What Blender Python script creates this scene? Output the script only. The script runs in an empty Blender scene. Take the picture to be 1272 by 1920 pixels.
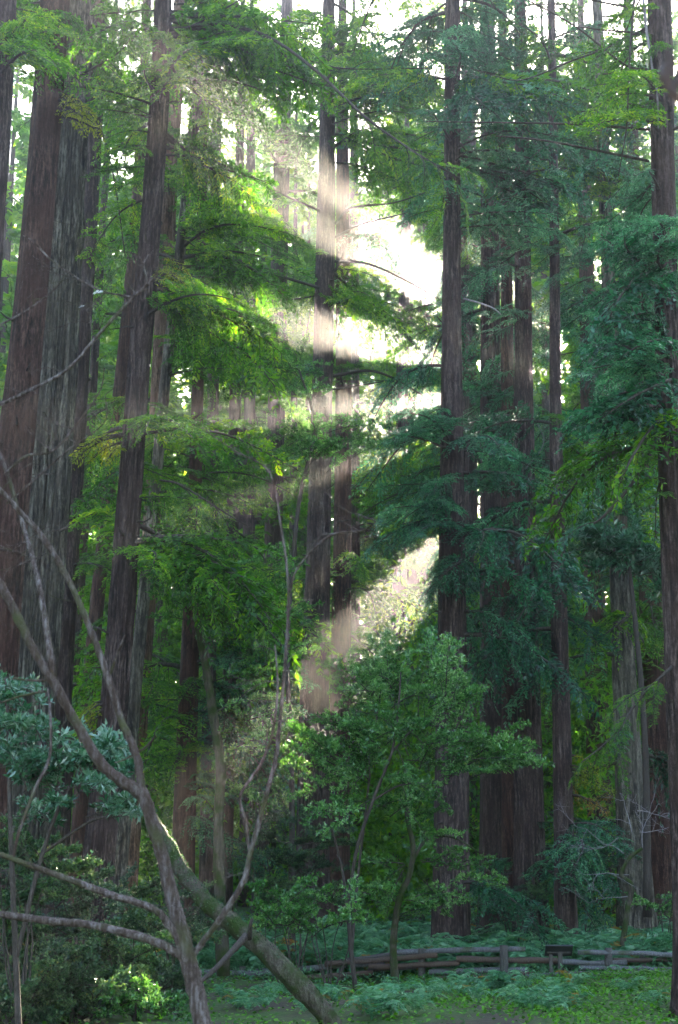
import bpy, math, random
import numpy as np
from mathutils import Vector, Matrix

random.seed(7)
rng = np.random.default_rng(7)
sc = bpy.context.scene
COL = sc.collection
R = math.radians

# ------------------------------------------------------------------ camera, sky, sun, exposure
F, PITCH, CAMZ = 2900.0, R(14.5), 1.7            # focal length in photograph pixels (1272 x 1920)
cam_d = bpy.data.cameras.new('camera')
cam = bpy.data.objects.new('camera', cam_d); COL.objects.link(cam)
cam.location = (0, 0, CAMZ); cam.rotation_euler = (math.pi / 2 + PITCH, 0, 0)
cam_d.sensor_fit = 'VERTICAL'; cam_d.sensor_height = 36.0; cam_d.sensor_width = 36.0
cam_d.lens = 36.0 * F / 1920.0
cam_d.clip_start = 0.1; cam_d.clip_end = 2000
cam_d.dof.use_dof = True; cam_d.dof.focus_distance = 42; cam_d.dof.aperture_fstop = 4.5
sc.camera = cam

SUN_PX = (1100, 730)
def ray(px, py):
    x, v = (px - 636) / F, (960 - py) / F
    return Vector((x, math.cos(PITCH) - v * math.sin(PITCH), math.sin(PITCH) + v * math.cos(PITCH)))
def at(px, py, Y):
    d = ray(px, py)
    return Vector((0, 0, CAMZ)) + d * (Y / d.y)
SUN = ray(*SUN_PX).normalized()
sun_el = math.asin(SUN.z); sun_az = math.atan2(SUN.x, SUN.y)      # azimuth clockwise from +Y

world = bpy.data.worlds.new('World'); sc.world = world; world.use_nodes = True
nt = world.node_tree; nt.nodes.clear()
wo = nt.nodes.new('ShaderNodeOutputWorld'); bg = nt.nodes.new('ShaderNodeBackground')
sky = nt.nodes.new('ShaderNodeTexSky'); sky.sky_type = 'NISHITA'; sky.sun_disc = False
sky.sun_elevation = sun_el; sky.sun_rotation = sun_az
sky.air_density = 1.0; sky.dust_density = 1.5; sky.ozone_density = 1.0
bg.inputs[1].default_value = 0.05
nt.links.new(sky.outputs[0], bg.inputs[0]); nt.links.new(bg.outputs[0], wo.inputs[0])

sun_d = bpy.data.lights.new('sun', 'SUN'); sun_d.energy = 5.0; sun_d.angle = R(0.5); sun_d.color = (1.0, 0.86, 0.62)
sun = bpy.data.objects.new('sun', sun_d); COL.objects.link(sun)
sun.rotation_euler = SUN.to_track_quat('Z', 'Y').to_euler()
sun.location = SUN * 60

sc.view_settings.view_transform = 'Standard'; sc.view_settings.look = 'None'
sc.view_settings.exposure = 4.75; sc.view_settings.gamma = 1.0; sc.view_settings.use_curve_mapping = False
cy = sc.cycles
cy.use_denoising = True
try: cy.denoiser = 'OPENIMAGEDENOISE'
except Exception: pass
cy.max_bounces = 5; cy.diffuse_bounces = 2; cy.glossy_bounces = 2; cy.transmission_bounces = 4
cy.volume_bounces = 0; cy.transparent_max_bounces = 4
cy.sample_clamp_indirect = 4.0; cy.sample_clamp_direct = 0.0
cy.use_adaptive_sampling = True; cy.adaptive_threshold = 0.015

# ------------------------------------------------------------------ helpers
def tag(o, label=None, cat=None, group=None, kind=None):
    if label: o['label'] = label
    if cat: o['category'] = cat
    if group: o['group'] = group
    if kind: o['kind'] = kind
    return o
def empty(name, loc):
    o = bpy.data.objects.new(name, None); COL.objects.link(o); o.location = loc; o.empty_display_size = 0.2
    return o
def link(name, mesh, parent=None, loc=None, matrix=None):
    o = bpy.data.objects.new(name, mesh); COL.objects.link(o)
    if parent is not None: o.parent = parent
    if matrix is not None: o.matrix_basis = matrix
    elif loc is not None: o.location = loc
    return o
def make_mesh(name, V, Q, mat, var=None, smooth=False, T=None):
    """V n x 3, Q quads m x 4, T triangles"""
    V = np.asarray(V, dtype=np.float32).reshape(-1, 3)
    me = bpy.data.meshes.new(name)
    Q = np.asarray(Q if Q is not None else [], dtype=np.int32).reshape(-1, 4)
    T = np.asarray(T if T is not None else [], dtype=np.int32).reshape(-1, 3)
    nq, ntr = len(Q), len(T)
    me.vertices.add(len(V)); me.vertices.foreach_set('co', V.ravel())
    li = np.concatenate([Q.ravel(), T.ravel()])
    me.loops.add(len(li)); me.loops.foreach_set('vertex_index', li)
    me.polygons.add(nq + ntr)
    ls = np.concatenate([np.arange(nq) * 4, nq * 4 + np.arange(ntr) * 3]).astype(np.int32)
    me.polygons.foreach_set('loop_start', ls)
    if smooth: me.polygons.foreach_set('use_smooth', np.ones(nq + ntr, dtype=bool))
    me.update(calc_edges=True)
    if var is not None:
        a = me.attributes.new('var', 'FLOAT', 'FACE')
        a.data.foreach_set('value', np.asarray(var, dtype=np.float32))
    if mat is not None: me.materials.append(mat)
    me.validate()
    return me

class MB:
    def __init__(s): s.V = []; s.Q = []; s.n = 0; s.var = []
    def add(s, V, Q, var=0.5):
        V = np.asarray(V, float).reshape(-1, 3); Q = np.asarray(Q, int).reshape(-1, 4)
        s.V.append(V); s.Q.append(Q + s.n); s.n += len(V)
        s.var.append(np.full(len(Q), var) if np.isscalar(var) else np.asarray(var))
    def mesh(s, name, mat, smooth=False):
        return make_mesh(name, np.concatenate(s.V), np.concatenate(s.Q), mat, np.concatenate(s.var), smooth)

def spline(pts, n):
    """Catmull-Rom through rows of pts, n samples"""
    P = np.asarray(pts, float)
    if len(P) == 2:
        t = np.linspace(0, 1, n)[:, None]; return P[0] * (1 - t) + P[1] * t
    E = np.vstack([2 * P[0] - P[1], P, 2 * P[-1] - P[-2]])
    out = []
    for t in np.linspace(0, len(P) - 1, n):
        i = min(int(t), len(P) - 2); u = t - i
        a, b, c, d = E[i:i + 4]
        out.append(0.5 * ((2 * b) + (c - a) * u + (2 * a - 5 * b + 4 * c - d) * u * u + (3 * b - a - 3 * c + d) * u ** 3))
    return np.array(out)

def tube(mb, P, rad, ns=6, bump=None, var=0.5, cap=True):
    P = np.asarray(P, float); n = len(P); rad = np.broadcast_to(np.asarray(rad, float), (n,))
    T = np.gradient(P, axis=0); T /= np.linalg.norm(T, axis=1)[:, None] + 1e-9
    ref = np.array([0, 0, 1.0]) if abs(T[0][2]) < 0.8 else np.array([0, 1.0, 0])
    u = np.cross(T[0], ref); u /= np.linalg.norm(u)
    th = np.arange(ns) / ns * 2 * np.pi
    V = []
    for i in range(n):
        u = u - T[i] * np.dot(u, T[i]); u /= np.linalg.norm(u); v = np.cross(T[i], u)
        rr = rad[i] * (np.ones(ns) if bump is None else bump[i])
        V.append(P[i] + rr[:, None] * (np.cos(th)[:, None] * u + np.sin(th)[:, None] * v))
    V = np.concatenate(V); Q = []
    a = np.arange(ns); b = (a + 1) % ns
    for i in range(n - 1):
        Q.append(np.stack([i * ns + a, i * ns + b, (i + 1) * ns + b, (i + 1) * ns + a], 1))
    Q = np.concatenate(Q)
    if cap:                                       # close both ends with a point
        V = np.vstack([V, P[0], P[-1]]); c0, c1 = n * ns, n * ns + 1
        e = np.stack([b, a, np.full(ns, c0), np.full(ns, c0)], 1)
        # quads with a doubled corner are not valid, so fan by pairs
        h = np.arange(0, ns - 1, 2)
        f0 = np.stack([(h + 2) % ns, h + 1, h, np.full(len(h), c0)], 1)
        f1 = np.stack([(n - 1) * ns + h, (n - 1) * ns + h + 1, (n - 1) * ns + (h + 2) % ns, np.full(len(h), c1)], 1)
        Q = np.vstack([Q, f0, f1])
    mb.add(V, Q, var)

def leaf_quads(base, d, nrm, L, W, fold=0.15):
    """arrays of n leaves -> 4 n verts: base, left, tip, right (a folded rhombus)"""
    d = d / (np.linalg.norm(d, axis=1)[:, None] + 1e-9)
    s = np.cross(d, nrm); s /= np.linalg.norm(s, axis=1)[:, None] + 1e-9
    up = np.cross(s, d)
    L = np.asarray(L)[:, None]; W = np.asarray(W)[:, None]
    mid = base + d * L * 0.5 + up * W * fold
    V = np.stack([base, mid - s * W * 0.5, base + d * L, mid + s * W * 0.5], 1).reshape(-1, 3)
    n = len(base)
    Q = np.arange(4 * n).reshape(n, 4)
    return V, Q

# ------------------------------------------------------------------ materials
def nodemat(name):
    m = bpy.data.materials.new(name); m.use_nodes = True; t = m.node_tree; t.nodes.clear()
    out = t.nodes.new('ShaderNodeOutputMaterial')
    return m, t, out
def N(t, typ, **kw):
    n = t.nodes.new(typ)
    for k, v in kw.items(): setattr(n, k, v)
    return n
def ramp(t, stops, interp='LINEAR'):
    n = t.nodes.new('ShaderNodeValToRGB'); cr = n.color_ramp; cr.interpolation = interp
    while len(cr.elements) < len(stops): cr.elements.new(0.5)
    for e, (p, c) in zip(cr.elements, stops): e.position = p; e.color = (*c, 1)
    return n

def leaf_mat(name, stops, trans, tcol, rough=0.45, spec=0.5):
    m, t, out = nodemat(name); L = t.links
    at_ = N(t, 'ShaderNodeAttribute', attribute_name='var'); oi = N(t, 'ShaderNodeObjectInfo')
    mix = N(t, 'ShaderNodeMath', operation='MULTIPLY_ADD'); mix.inputs[1].default_value = 0.62
    m2 = N(t, 'ShaderNodeMath', operation='MULTIPLY'); m2.inputs[1].default_value = 0.38
    L.new(oi.outputs['Random'], m2.inputs[0]); L.new(at_.outputs['Fac'], mix.inputs[0]); L.new(m2.outputs[0], mix.inputs[2])
    pw = N(t, 'ShaderNodeMath', operation='POWER'); pw.inputs[1].default_value = 1.35; L.new(mix.outputs[0], pw.inputs[0])
    r = ramp(t, stops); L.new(pw.outputs[0], r.inputs[0])
    p = N(t, 'ShaderNodeBsdfPrincipled'); p.inputs['Roughness'].default_value = rough
    p.inputs['Specular IOR Level'].default_value = spec
    L.new(r.outputs[0], p.inputs['Base Color'])
    tr = N(t, 'ShaderNodeBsdfTranslucent')
    mm = N(t, 'ShaderNodeMix', data_type='RGBA', blend_type='MULTIPLY'); mm.inputs[0].default_value = 1
    L.new(r.outputs[0], mm.inputs[6]); mm.inputs[7].default_value = (*tcol, 1)
    L.new(mm.outputs[2], tr.inputs[0])
    ms = N(t, 'ShaderNodeMixShader'); ms.inputs[0].default_value = trans
    L.new(p.outputs[0], ms.inputs[1]); L.new(tr.outputs[0], ms.inputs[2]); L.new(ms.outputs[0], out.inputs[0])
    return m
M = {}
M['needle'] = leaf_mat('redwood_needles', [(0, (0.004, 0.022, 0.005)), (0.35, (0.022, 0.100, 0.012)), (0.7, (0.070, 0.20, 0.018)), (1, (0.19, 0.30, 0.02))], 0.50, (4.6, 3.3, 0.6), 0.40, 0.6)
M['needle_teal'] = leaf_mat('blue_green_needles', [(0, (0.003, 0.022, 0.012)), (0.35, (0.018, 0.110, 0.062)), (0.7, (0.070, 0.24, 0.135)), (1, (0.18, 0.38, 0.24))], 0.44, (2.4, 2.3, 1.3), 0.36, 0.8)  # same needles tinted bluer: haze and sky light put into the colour
M['needle_yellow'] = leaf_mat('yellow_needles', [(0, (0.13, 0.20, 0.012)), (0.6, (0.28, 0.33, 0.02)), (1, (0.42, 0.40, 0.03))], 0.5, (1.8, 1.7, 1.0), 0.5, 0.4)  # sunlight on sprigs painted as a lighter yellow needle colour
M['needle_brown'] = leaf_mat('dying_needles', [(0, (0.18, 0.17, 0.03)), (0.5, (0.30, 0.19, 0.04)), (1, (0.25, 0.10, 0.04))], 0.4, (1.8, 1.6, 1.0), 0.5, 0.3)
M['bay'] = leaf_mat('bay_leaves', [(0, (0.012, 0.060, 0.012)), (0.30, (0.060, 0.19, 0.048)), (0.65, (0.17, 0.36, 0.12)), (0.96, (0.32, 0.50, 0.26)), (1, (0.42, 0.28, 0.04))], 0.32, (2.2, 2.1, 0.9), 0.22, 1.0)
M['bay_blue'] = leaf_mat('grey_green_leaves', [(0, (0.010, 0.045, 0.020)), (0.35, (0.050, 0.16, 0.085)), (0.85, (0.24, 0.37, 0.32)), (0.97, (0.38, 0.47, 0.46)), (1, (0.40, 0.32, 0.06))], 0.22, (2.0, 2.0, 1.0), 0.25, 1.0)
M['brush'] = leaf_mat('undergrowth_leaves', [(0, (0.004, 0.018, 0.008)), (0.4, (0.034, 0.10, 0.044)), (0.85, (0.15, 0.25, 0.10)), (1, (0.26, 0.19, 0.06))], 0.3, (2.2, 2.0, 1.0), 0.35, 0.7)
M['fern'] = leaf_mat('fern_fronds', [(0, (0.012, 0.07, 0.028)), (0.35, (0.075, 0.24, 0.12)), (1, (0.30, 0.48, 0.34))], 0.32, (2.2, 2.1, 1.1), 0.38, 0.6)
M['clover'] = leaf_mat('clover_leaves', [(0, (0.012, 0.06, 0.004)), (0.4, (0.075, 0.24, 0.012)), (1, (0.20, 0.42, 0.03))], 0.35, (2.0, 2.0, 0.8), 0.45, 0.4)

def bark_mat(name, dark, mid, light, vscale=1.4, bump=0.6, red=None, moss=None, moss_amt=0.5):
    m, t, out = nodemat(name); L = t.links
    tc = N(t, 'ShaderNodeTexCoord'); oi = N(t, 'ShaderNodeObjectInfo')
    mp = N(t, 'ShaderNodeMapping'); mp.inputs['Scale'].default_value = (1, 1, 0.10)
    off = N(t, 'ShaderNodeVectorMath', operation='SCALE'); off.inputs[3].default_value = 40
    cmb = N(t, 'ShaderNodeCombineXYZ')
    for i in range(3): L.new(oi.outputs['Random'], cmb.inputs[i])
    L.new(cmb.outputs[0], off.inputs[0])
    add = N(t, 'ShaderNodeVectorMath', operation='ADD')
    L.new(tc.outputs['Object'], add.inputs[0]); L.new(off.outputs[0], add.inputs[1]); L.new(add.outputs[0], mp.inputs[0])
    n1 = N(t, 'ShaderNodeTexNoise'); n1.inputs['Scale'].default_value = 9 * vscale; n1.inputs['Detail'].default_value = 6; n1.inputs['Roughness'].default_value = 0.65
    L.new(mp.outputs[0], n1.inputs['Vector'])
    n2 = N(t, 'ShaderNodeTexNoise'); n2.inputs['Scale'].default_value = 0.9; n2.inputs['Detail'].default_value = 3
    L.new(add.outputs[0], n2.inputs['Vector'])
    n3 = N(t, 'ShaderNodeTexNoise'); n3.inputs['Scale'].default_value = 14 * vscale; n3.inputs['Detail'].default_value = 4
    L.new(add.outputs[0], n3.inputs['Vector'])
    mp2 = N(t, 'ShaderNodeMapping'); mp2.inputs['Scale'].default_value = (1, 1, 0.32); L.new(add.outputs[0], mp2.inputs[0])
    n5 = N(t, 'ShaderNodeTexNoise'); n5.inputs['Scale'].default_value = 16 * vscale; n5.inputs['Detail'].default_value = 5; n5.inputs['Roughness'].default_value = 0.7
    L.new(mp2.outputs[0], n5.inputs['Vector'])
    mxh = N(t, 'ShaderNodeMix'); mxh.inputs[0].default_value = 0.42; L.new(n1.outputs[0], mxh.inputs[2]); L.new(n5.outputs[0], mxh.inputs[3])
    r = ramp(t, [(0.42, dark), (0.50, mid), (0.59, light)]); L.new(mxh.outputs[0], r.inputs[0])  # bark tones plus painted furrow shade: dark in hollows, light on ridges
    mx = N(t, 'ShaderNodeMix', data_type='RGBA'); r2 = ramp(t, [(0.40, (0, 0, 0)), (0.62, (1, 1, 1))])
    L.new(n2.outputs[0], r2.inputs[0])
    k = N(t, 'ShaderNodeMath', operation='MULTIPLY'); k.inputs[1].default_value = 0.6
    L.new(r2.outputs[0], k.inputs[0]); L.new(k.outputs[0], mx.inputs[0])
    L.new(r.outputs[0], mx.inputs[6]); mx.inputs[7].default_value = (*(red or mid), 1)
    col = mx.outputs[2]
    if moss:
        m3 = N(t, 'ShaderNodeMix', data_type='RGBA'); n4 = N(t, 'ShaderNodeTexNoise'); n4.inputs['Scale'].default_value = 3.5; n4.inputs['Detail'].default_value = 6
        L.new(add.outputs[0], n4.inputs['Vector'])
        r4 = ramp(t, [(moss_amt - 0.08, (0, 0, 0)), (moss_amt + 0.08, (1, 1, 1))]); L.new(n4.outputs[0], r4.inputs[0])
        L.new(r4.outputs[0], m3.inputs[0]); L.new(col, m3.inputs[6]); m3.inputs[7].default_value = (*moss, 1); col = m3.outputs[2]
    p = N(t, 'ShaderNodeBsdfPrincipled'); p.inputs['Roughness'].default_value = 0.85; p.inputs['Specular IOR Level'].default_value = 0.3
    L.new(col, p.inputs['Base Color'])
    hs = N(t, 'ShaderNodeMath', operation='MULTIPLY_ADD'); hs.inputs[1].default_value = 0.35
    L.new(n3.outputs[0], hs.inputs[0]); L.new(mxh.outputs[0], hs.inputs[2])
    b = N(t, 'ShaderNodeBump'); b.inputs['Strength'].default_value = bump; b.inputs['Distance'].default_value = 0.08
    L.new(hs.outputs[0], b.inputs['Height']); L.new(b.outputs[0], p.inputs['Normal']); L.new(p.outputs[0], out.inputs[0])
    return m
M['bark'] = bark_mat('redwood_bark', (0.009, 0.005, 0.005), (0.055, 0.032, 0.028), (0.185, 0.130, 0.118), 1.3, 1.0, (0.060, 0.032, 0.026))
M['bark_grey'] = bark_mat('grey_furrowed_bark', (0.010, 0.007, 0.006), (0.095, 0.076, 0.060), (0.30, 0.26, 0.21), 1.0, 1.0, (0.105, 0.080, 0.060))
M['bark_red'] = bark_mat('red_bark', (0.009, 0.004, 0.003), (0.062, 0.028, 0.021), (0.165, 0.092, 0.070), 1.3, 1.0, (0.075, 0.030, 0.020))
M['bark_light'] = bark_mat('pale_red_bark', (0.030, 0.014, 0.010), (0.150, 0.082, 0.058), (0.31, 0.20, 0.15), 1.3, 1.0, (0.17, 0.085, 0.055))  # lit copy of the red bark, sunshine put into its colour
M['bark_moss'] = bark_mat('mossy_bark', (0.040, 0.030, 0.022), (0.090, 0.070, 0.050), (0.15, 0.13, 0.10), 2.0, 0.8, None, (0.034, 0.056, 0.008), 0.51)
M['bark_smooth'] = bark_mat('smooth_bark', (0.050, 0.032, 0.027), (0.125, 0.088, 0.078), (0.30, 0.25, 0.25), 4.0, 0.6, (0.075, 0.042, 0.028), (0.085, 0.085, 0.035), 0.60)
M['twig'] = bark_mat('twig_bark', (0.030, 0.022, 0.018), (0.065, 0.048, 0.040), (0.12, 0.095, 0.085), 4.0, 0.3)
M['twig_pale'] = bark_mat('bleached_twigs', (0.16, 0.13, 0.14), (0.27, 0.23, 0.25), (0.40, 0.36, 0.38), 4.0, 0.3)
M['rail'] = bark_mat('weathered_rail', (0.05, 0.047, 0.052), (0.15, 0.14, 0.15), (0.30, 0.285, 0.31), 6.0, 0.5, None, (0.06, 0.075, 0.03), 0.60)
M['rail_red'] = bark_mat('red_brown_rail', (0.04, 0.024, 0.018), (0.105, 0.066, 0.050), (0.18, 0.125, 0.10), 6.0, 0.5)
M['post'] = bark_mat('fence_post_wood', (0.045, 0.038, 0.036), (0.10, 0.085, 0.080), (0.17, 0.15, 0.14), 6.0, 0.5)

def simple_mat(name, col, rough=0.6, var=0.15, scale=8):
    m, t, out = nodemat(name); L = t.links
    n = N(t, 'ShaderNodeTexNoise'); n.inputs['Scale'].default_value = scale; n.inputs['Detail'].default_value = 5
    tc = N(t, 'ShaderNodeTexCoord'); L.new(tc.outputs['Object'], n.inputs['Vector'])
    r = ramp(t, [(0.3, tuple(c * (1 - var) for c in col)), (0.7, tuple(c * (1 + var) for c in col))]); L.new(n.outputs[0], r.inputs[0])
    p = N(t, 'ShaderNodeBsdfPrincipled'); p.inputs['Roughness'].default_value = rough
    L.new(r.outputs[0], p.inputs['Base Color']); L.new(p.outputs[0], out.inputs[0])
    return m
M['sign'] = simple_mat('dark_sign_panel', (0.03, 0.03, 0.032), 0.45, 0.2, 20)
M['pale_leaf'] = leaf_mat('pale_dry_leaf', [(0, (0.75, 0.72, 0.70)), (1, (0.85, 0.82, 0.80))], 0.3, (1, 1, 1), 0.4, 0.5)
M['dry_leaf'] = leaf_mat('brown_dry_leaf', [(0, (0.06, 0.036, 0.03)), (1, (0.15, 0.10, 0.10))], 0.25, (1.2, 1.0, 0.8), 0.5, 0.4)

def ground_mat():
    m, t, out = nodemat('forest_floor'); L = t.links
    tc = N(t, 'ShaderNodeTexCoord')
    n1 = N(t, 'ShaderNodeTexNoise'); n1.inputs['Scale'].default_value = 0.5; n1.inputs['Detail'].default_value = 5
    n2 = N(t, 'ShaderNodeTexNoise'); n2.inputs['Scale'].default_value = 9; n2.inputs['Detail'].default_value = 8
    for n in (n1, n2): L.new(tc.outputs['Object'], n.inputs['Vector'])
    r1 = ramp(t, [(0.3, (0.035, 0.024, 0.017)), (0.7, (0.085, 0.060, 0.040))]); L.new(n2.outputs[0], r1.inputs[0])
    r2 = ramp(t, [(0.3, (0.030, 0.060, 0.012)), (0.7, (0.065, 0.125, 0.018))]); L.new(n2.outputs[0], r2.inputs[0])
    rm = ramp(t, [(0.42, (0, 0, 0)), (0.56, (1, 1, 1))]); L.new(n1.outputs[0], rm.inputs[0])
    mx = N(t, 'ShaderNodeMix', data_type='RGBA'); L.new(rm.outputs[0], mx.inputs[0]); L.new(r1.outputs[0], mx.inputs[6]); L.new(r2.outputs[0], mx.inputs[7])
    p = N(t, 'ShaderNodeBsdfPrincipled'); p.inputs['Roughness'].default_value = 0.95
    b = N(t, 'ShaderNodeBump'); b.inputs['Strength'].default_value = 0.8; b.inputs['Distance'].default_value = 0.06
    L.new(n2.outputs[0], b.inputs['Height']); L.new(b.outputs[0], p.inputs['Normal'])
    L.new(mx.outputs[2], p.inputs['Base Color']); L.new(p.outputs[0], out.inputs[0])
    return m
M['ground'] = ground_mat()

# ------------------------------------------------------------------ sun shafts: the gaps in the canopy
SHAFTS = []                                        # (point, radius): foliage towards the sun from the point is left out
def shaft(px, py, Y, r): SHAFTS.append((np.array(at(px, py, Y)), r))
shaft(560, 380, 43, 0.6); shaft(545, 245, 43, 0.3); shaft(495, 585, 43, 0.48); shaft(600, 762, 46, 0.3)
shaft(770, 1075, 60, 0.42); shaft(655, 850, 50, 0.2); shaft(400, 350, 42, 0.4); shaft(440, 470, 42, 0.3)
shaft(330, 540, 42, 0.3); shaft(110, 250, 36, 0.22); shaft(70, 40, 33, 0.3); shaft(195, 1340, 30, 0.4)
shaft(215, 830, 38, 0.35); shaft(345, 800, 42, 0.4); shaft(190, 1840, 27, 0.4); shaft(340, 1650, 27, 0.35)
shaft(620, 1350, 40, 0.45); shaft(400, 940, 40, 0.4)
SUNv = np.array(SUN)
def in_shaft(P, pad=0.0, only=None):
    P = np.atleast_2d(P); hit = np.zeros(len(P), bool)
    for c, r in SHAFTS[:only]:
        d = P - c; t = d @ SUNv
        dist = np.linalg.norm(d - t[:, None] * SUNv, axis=1)
        hit |= (t > 1.2) & (dist < r + pad + 0.003 * np.maximum(t, 0))
    return hit
def bough_blocks(base, d, l):
    base = np.array(base); d = np.array(d, float); d = d / np.linalg.norm(d); sd = np.cross(d, [0, 0, 1.0]); sd /= np.linalg.norm(sd) + 1e-6
    P = np.array([base + d * l * u + sd * w * l * 0.16 * (1.2 - u) + np.array([0, 0, -0.16 * l * u * u]) for u in (0.15, 0.35, 0.55, 0.75, 0.95) for w in (-1, 0, 1)])
    if base[1] < 95:                                            # openings between the near crowns through which the beams are seen
        x, y = to_px(P[::2]); near = False
        for cx, cy_, r in (CLEAR if base[1] < 60 else CLEAR_FAR): near = near | (((x - cx) ** 2 + (y - cy_) ** 2) < r * r)
        if np.mean(near) > 0.13: return True
    return in_shaft(P, 0.30, 6).any() or in_shaft(P, 0.12).mean() > 0.07
CLEAR_FAR = [(1060, 690, 26), (1060, 745, 24), (1008, 700, 20), (1058, 630, 22)]
CLEAR = [(440, 310, 40), (485, 335, 50), (540, 370, 46), (600, 410, 36), (660, 450, 36), (720, 490, 36), (775, 525, 36), (480, 585, 20), (540, 598, 22), (600, 610, 22), (660, 624, 22), (720, 638, 22), (780, 640, 22), (590, 765, 16), (650, 760, 16), (710, 755, 16), (740, 1110, 30), (780, 1060, 30), (1062, 690, 26), (1062, 745, 24), (1008, 700, 20), (1060, 630, 22), (1005, 640, 16)] + [(602 - 0.02 * (y - 700), y, 30) for y in range(680, 1340, 55)] + [(640, y, 22) for y in range(880, 1300, 60)]
# open patches of sky between the crowns: centre in the photograph, half sizes
SKY = [(806, 540, 10, 34), (1056, 685, 25, 80), (800, 130, 44, 30), (850, 170, 16, 50), (420, 255, 42, 36),
       (345, 715, 26, 50), (25, 320, 16, 110), (245, 236, 10, 10), (1008, 690, 16, 70), (885, 640, 12, 100), (1190, 600, 8, 50),
       (1130, 480, 24, 40), (930, 890, 10, 50), (340, 240, 14, 50), (205, 190, 14, 34), (560, 170, 40, 18), (880, 905, 10, 50), (1110, 540, 10, 50), (960, 60, 34, 14), (700, 280, 22, 16), (610, 60, 20, 12), (1090, 100, 14, 18)]
def to_px(P):
    P = np.atleast_2d(P) - np.array([0, 0, CAMZ])
    z = P[:, 1] * math.cos(PITCH) + P[:, 2] * math.sin(PITCH); u = -P[:, 1] * math.sin(PITCH) + P[:, 2] * math.cos(PITCH)
    return 636 + F * P[:, 0] / z, 960 - F * u / z
def in_sky(P, grow=1.0):
    x, y = to_px(P); hit = np.zeros(len(x), bool)
    for cx, cy_, rx, ry in SKY:
        rx, ry = rx * 0.95, ry * 0.95
        hit |= ((x - cx) / (rx * grow)) ** 2 + ((y - cy_) / (ry * grow)) ** 2 < 1
    return hit

# ------------------------------------------------------------------ terrain
def terrain(x, y):
    x = np.asarray(x, float); y = np.asarray(y, float)
    z = 0.05 * np.clip(y - 47, 0, 90) * (1 + 0.004 * np.clip(y - 47, 0, 60))
    z = z + 0.22 * np.clip(y - 100, 0, 80)                      # unseen slope raised far back so its trees block the sun
    z = z + 0.10 * np.sin(x * 0.31 + 1.3) * np.sin(y * 0.27) + 0.05 * np.sin(x * 0.9 + y * 0.7)
    z = z + 0.55 * np.exp(-((x - 9.6) / 2.6) ** 2 - ((y - 33) / 6) ** 2)
    return z
def build_ground():
    xs = np.concatenate([np.linspace(-250, -40, 15), np.linspace(-36, 36, 145), np.linspace(40, 250, 15)])
    ys = np.concatenate([np.linspace(-60, 15, 16), np.linspace(16, 66, 126), np.linspace(70, 320, 40)])
    X, Y = np.meshgrid(xs, ys); Z = terrain(X, Y) + rng.normal(0, 0.012, X.shape)
    V = np.stack([X, Y, Z], -1).reshape(-1, 3); nx = len(xs)
    i, j = np.meshgrid(np.arange(len(ys) - 1), np.arange(nx - 1), indexing='ij'); a = (i * nx + j).ravel()
    Q = np.stack([a, a + 1, a + nx + 1, a + nx], 1)
    tag(link('ground', make_mesh('ground', V, Q, M['ground'], smooth=True)), kind='structure')
build_ground()

# ------------------------------------------------------------------ bough prototypes (base at the origin, growing along +X)
def redwood_bough(seed, L=4.0, droop=0.22, hang=0.25, dens=1.0, wscale=1.0, nl=0.14, nw=0.046):
    g = np.random.default_rng(seed)
    wood = MB()
    s = np.linspace(0, 1, 12)
    side = g.normal(0, 0.18) * np.sin(s * np.pi * g.uniform(0.8, 1.6))
    axis = np.stack([s * L, side * L * 0.35, -droop * L * s ** 1.8 + 0.05 * L * np.sin(s * 3)], 1)
    tube(wood, axis, 0.040 * (1 - s) ** 0.8 + 0.005, 5)
    B, D, Nn, LL, WW, VV = [], [], [], [], [], []
    step = 0.085 / dens
    for k, x in enumerate(np.arange(0.35, L, step)):
        u = x / L; sgn = 1 if k % 2 else -1
        if g.random() < 0.16: continue
        p = np.array([np.interp(u, s, axis[:, i]) for i in range(3)])
        l = wscale * (0.30 + 0.95 * (1 - u) ** 0.8 * min(1, 0.35 + u * 2.5)) * g.uniform(0.45, 1.15)
        ang = R(g.uniform(42, 72)); n = max(4, int(l / 0.040))
        t = np.linspace(0.08, 1, n)
        dz = g.normal(0, 0.12)
        q = p + np.stack([np.cos(ang) * l * t, sgn * np.sin(ang) * l * t, dz * l * t - hang * l * t ** 2 * 1.3], 1)
        q += g.normal(0, 0.012, q.shape)
        dirs = np.gradient(q, axis=0); dirs /= np.linalg.norm(dirs, axis=1)[:, None]
        tube(wood, q[[0, n // 2, n - 1]], [0.007, 0.005, 0.003], 3, cap=False)
        nrm = np.array([g.normal(0, 0.3), g.normal(0, 0.3), 1.0]); base_var = g.random()
        for sg in (-1, 1):
            sd = np.cross(dirs, nrm) * sg; sd /= np.linalg.norm(sd, axis=1)[:, None]
            dd = dirs * 0.75 + sd * 0.75 + g.normal(0, 0.22, dirs.shape) + np.array([0, 0, -0.12])
            B.append(q); D.append(dd); Nn.append(np.tile(nrm, (n, 1)) + g.normal(0, 0.35, (n, 3)))
            LL.append(nl * (1.15 - 0.5 * t) * g.uniform(0.7, 1.3, n)); WW.append(nw * g.uniform(0.7, 1.3, n)); VV.append(np.clip(base_var * 0.7 + g.normal(0.15, 0.15, n), 0, 1))
    V, Q = leaf_quads(np.concatenate(B), np.concatenate(D), np.concatenate(Nn), np.concatenate(LL), np.concatenate(WW))
    return wood.mesh('bough_wood', M['twig'], True), (V, Q, np.concatenate(VV))

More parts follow.
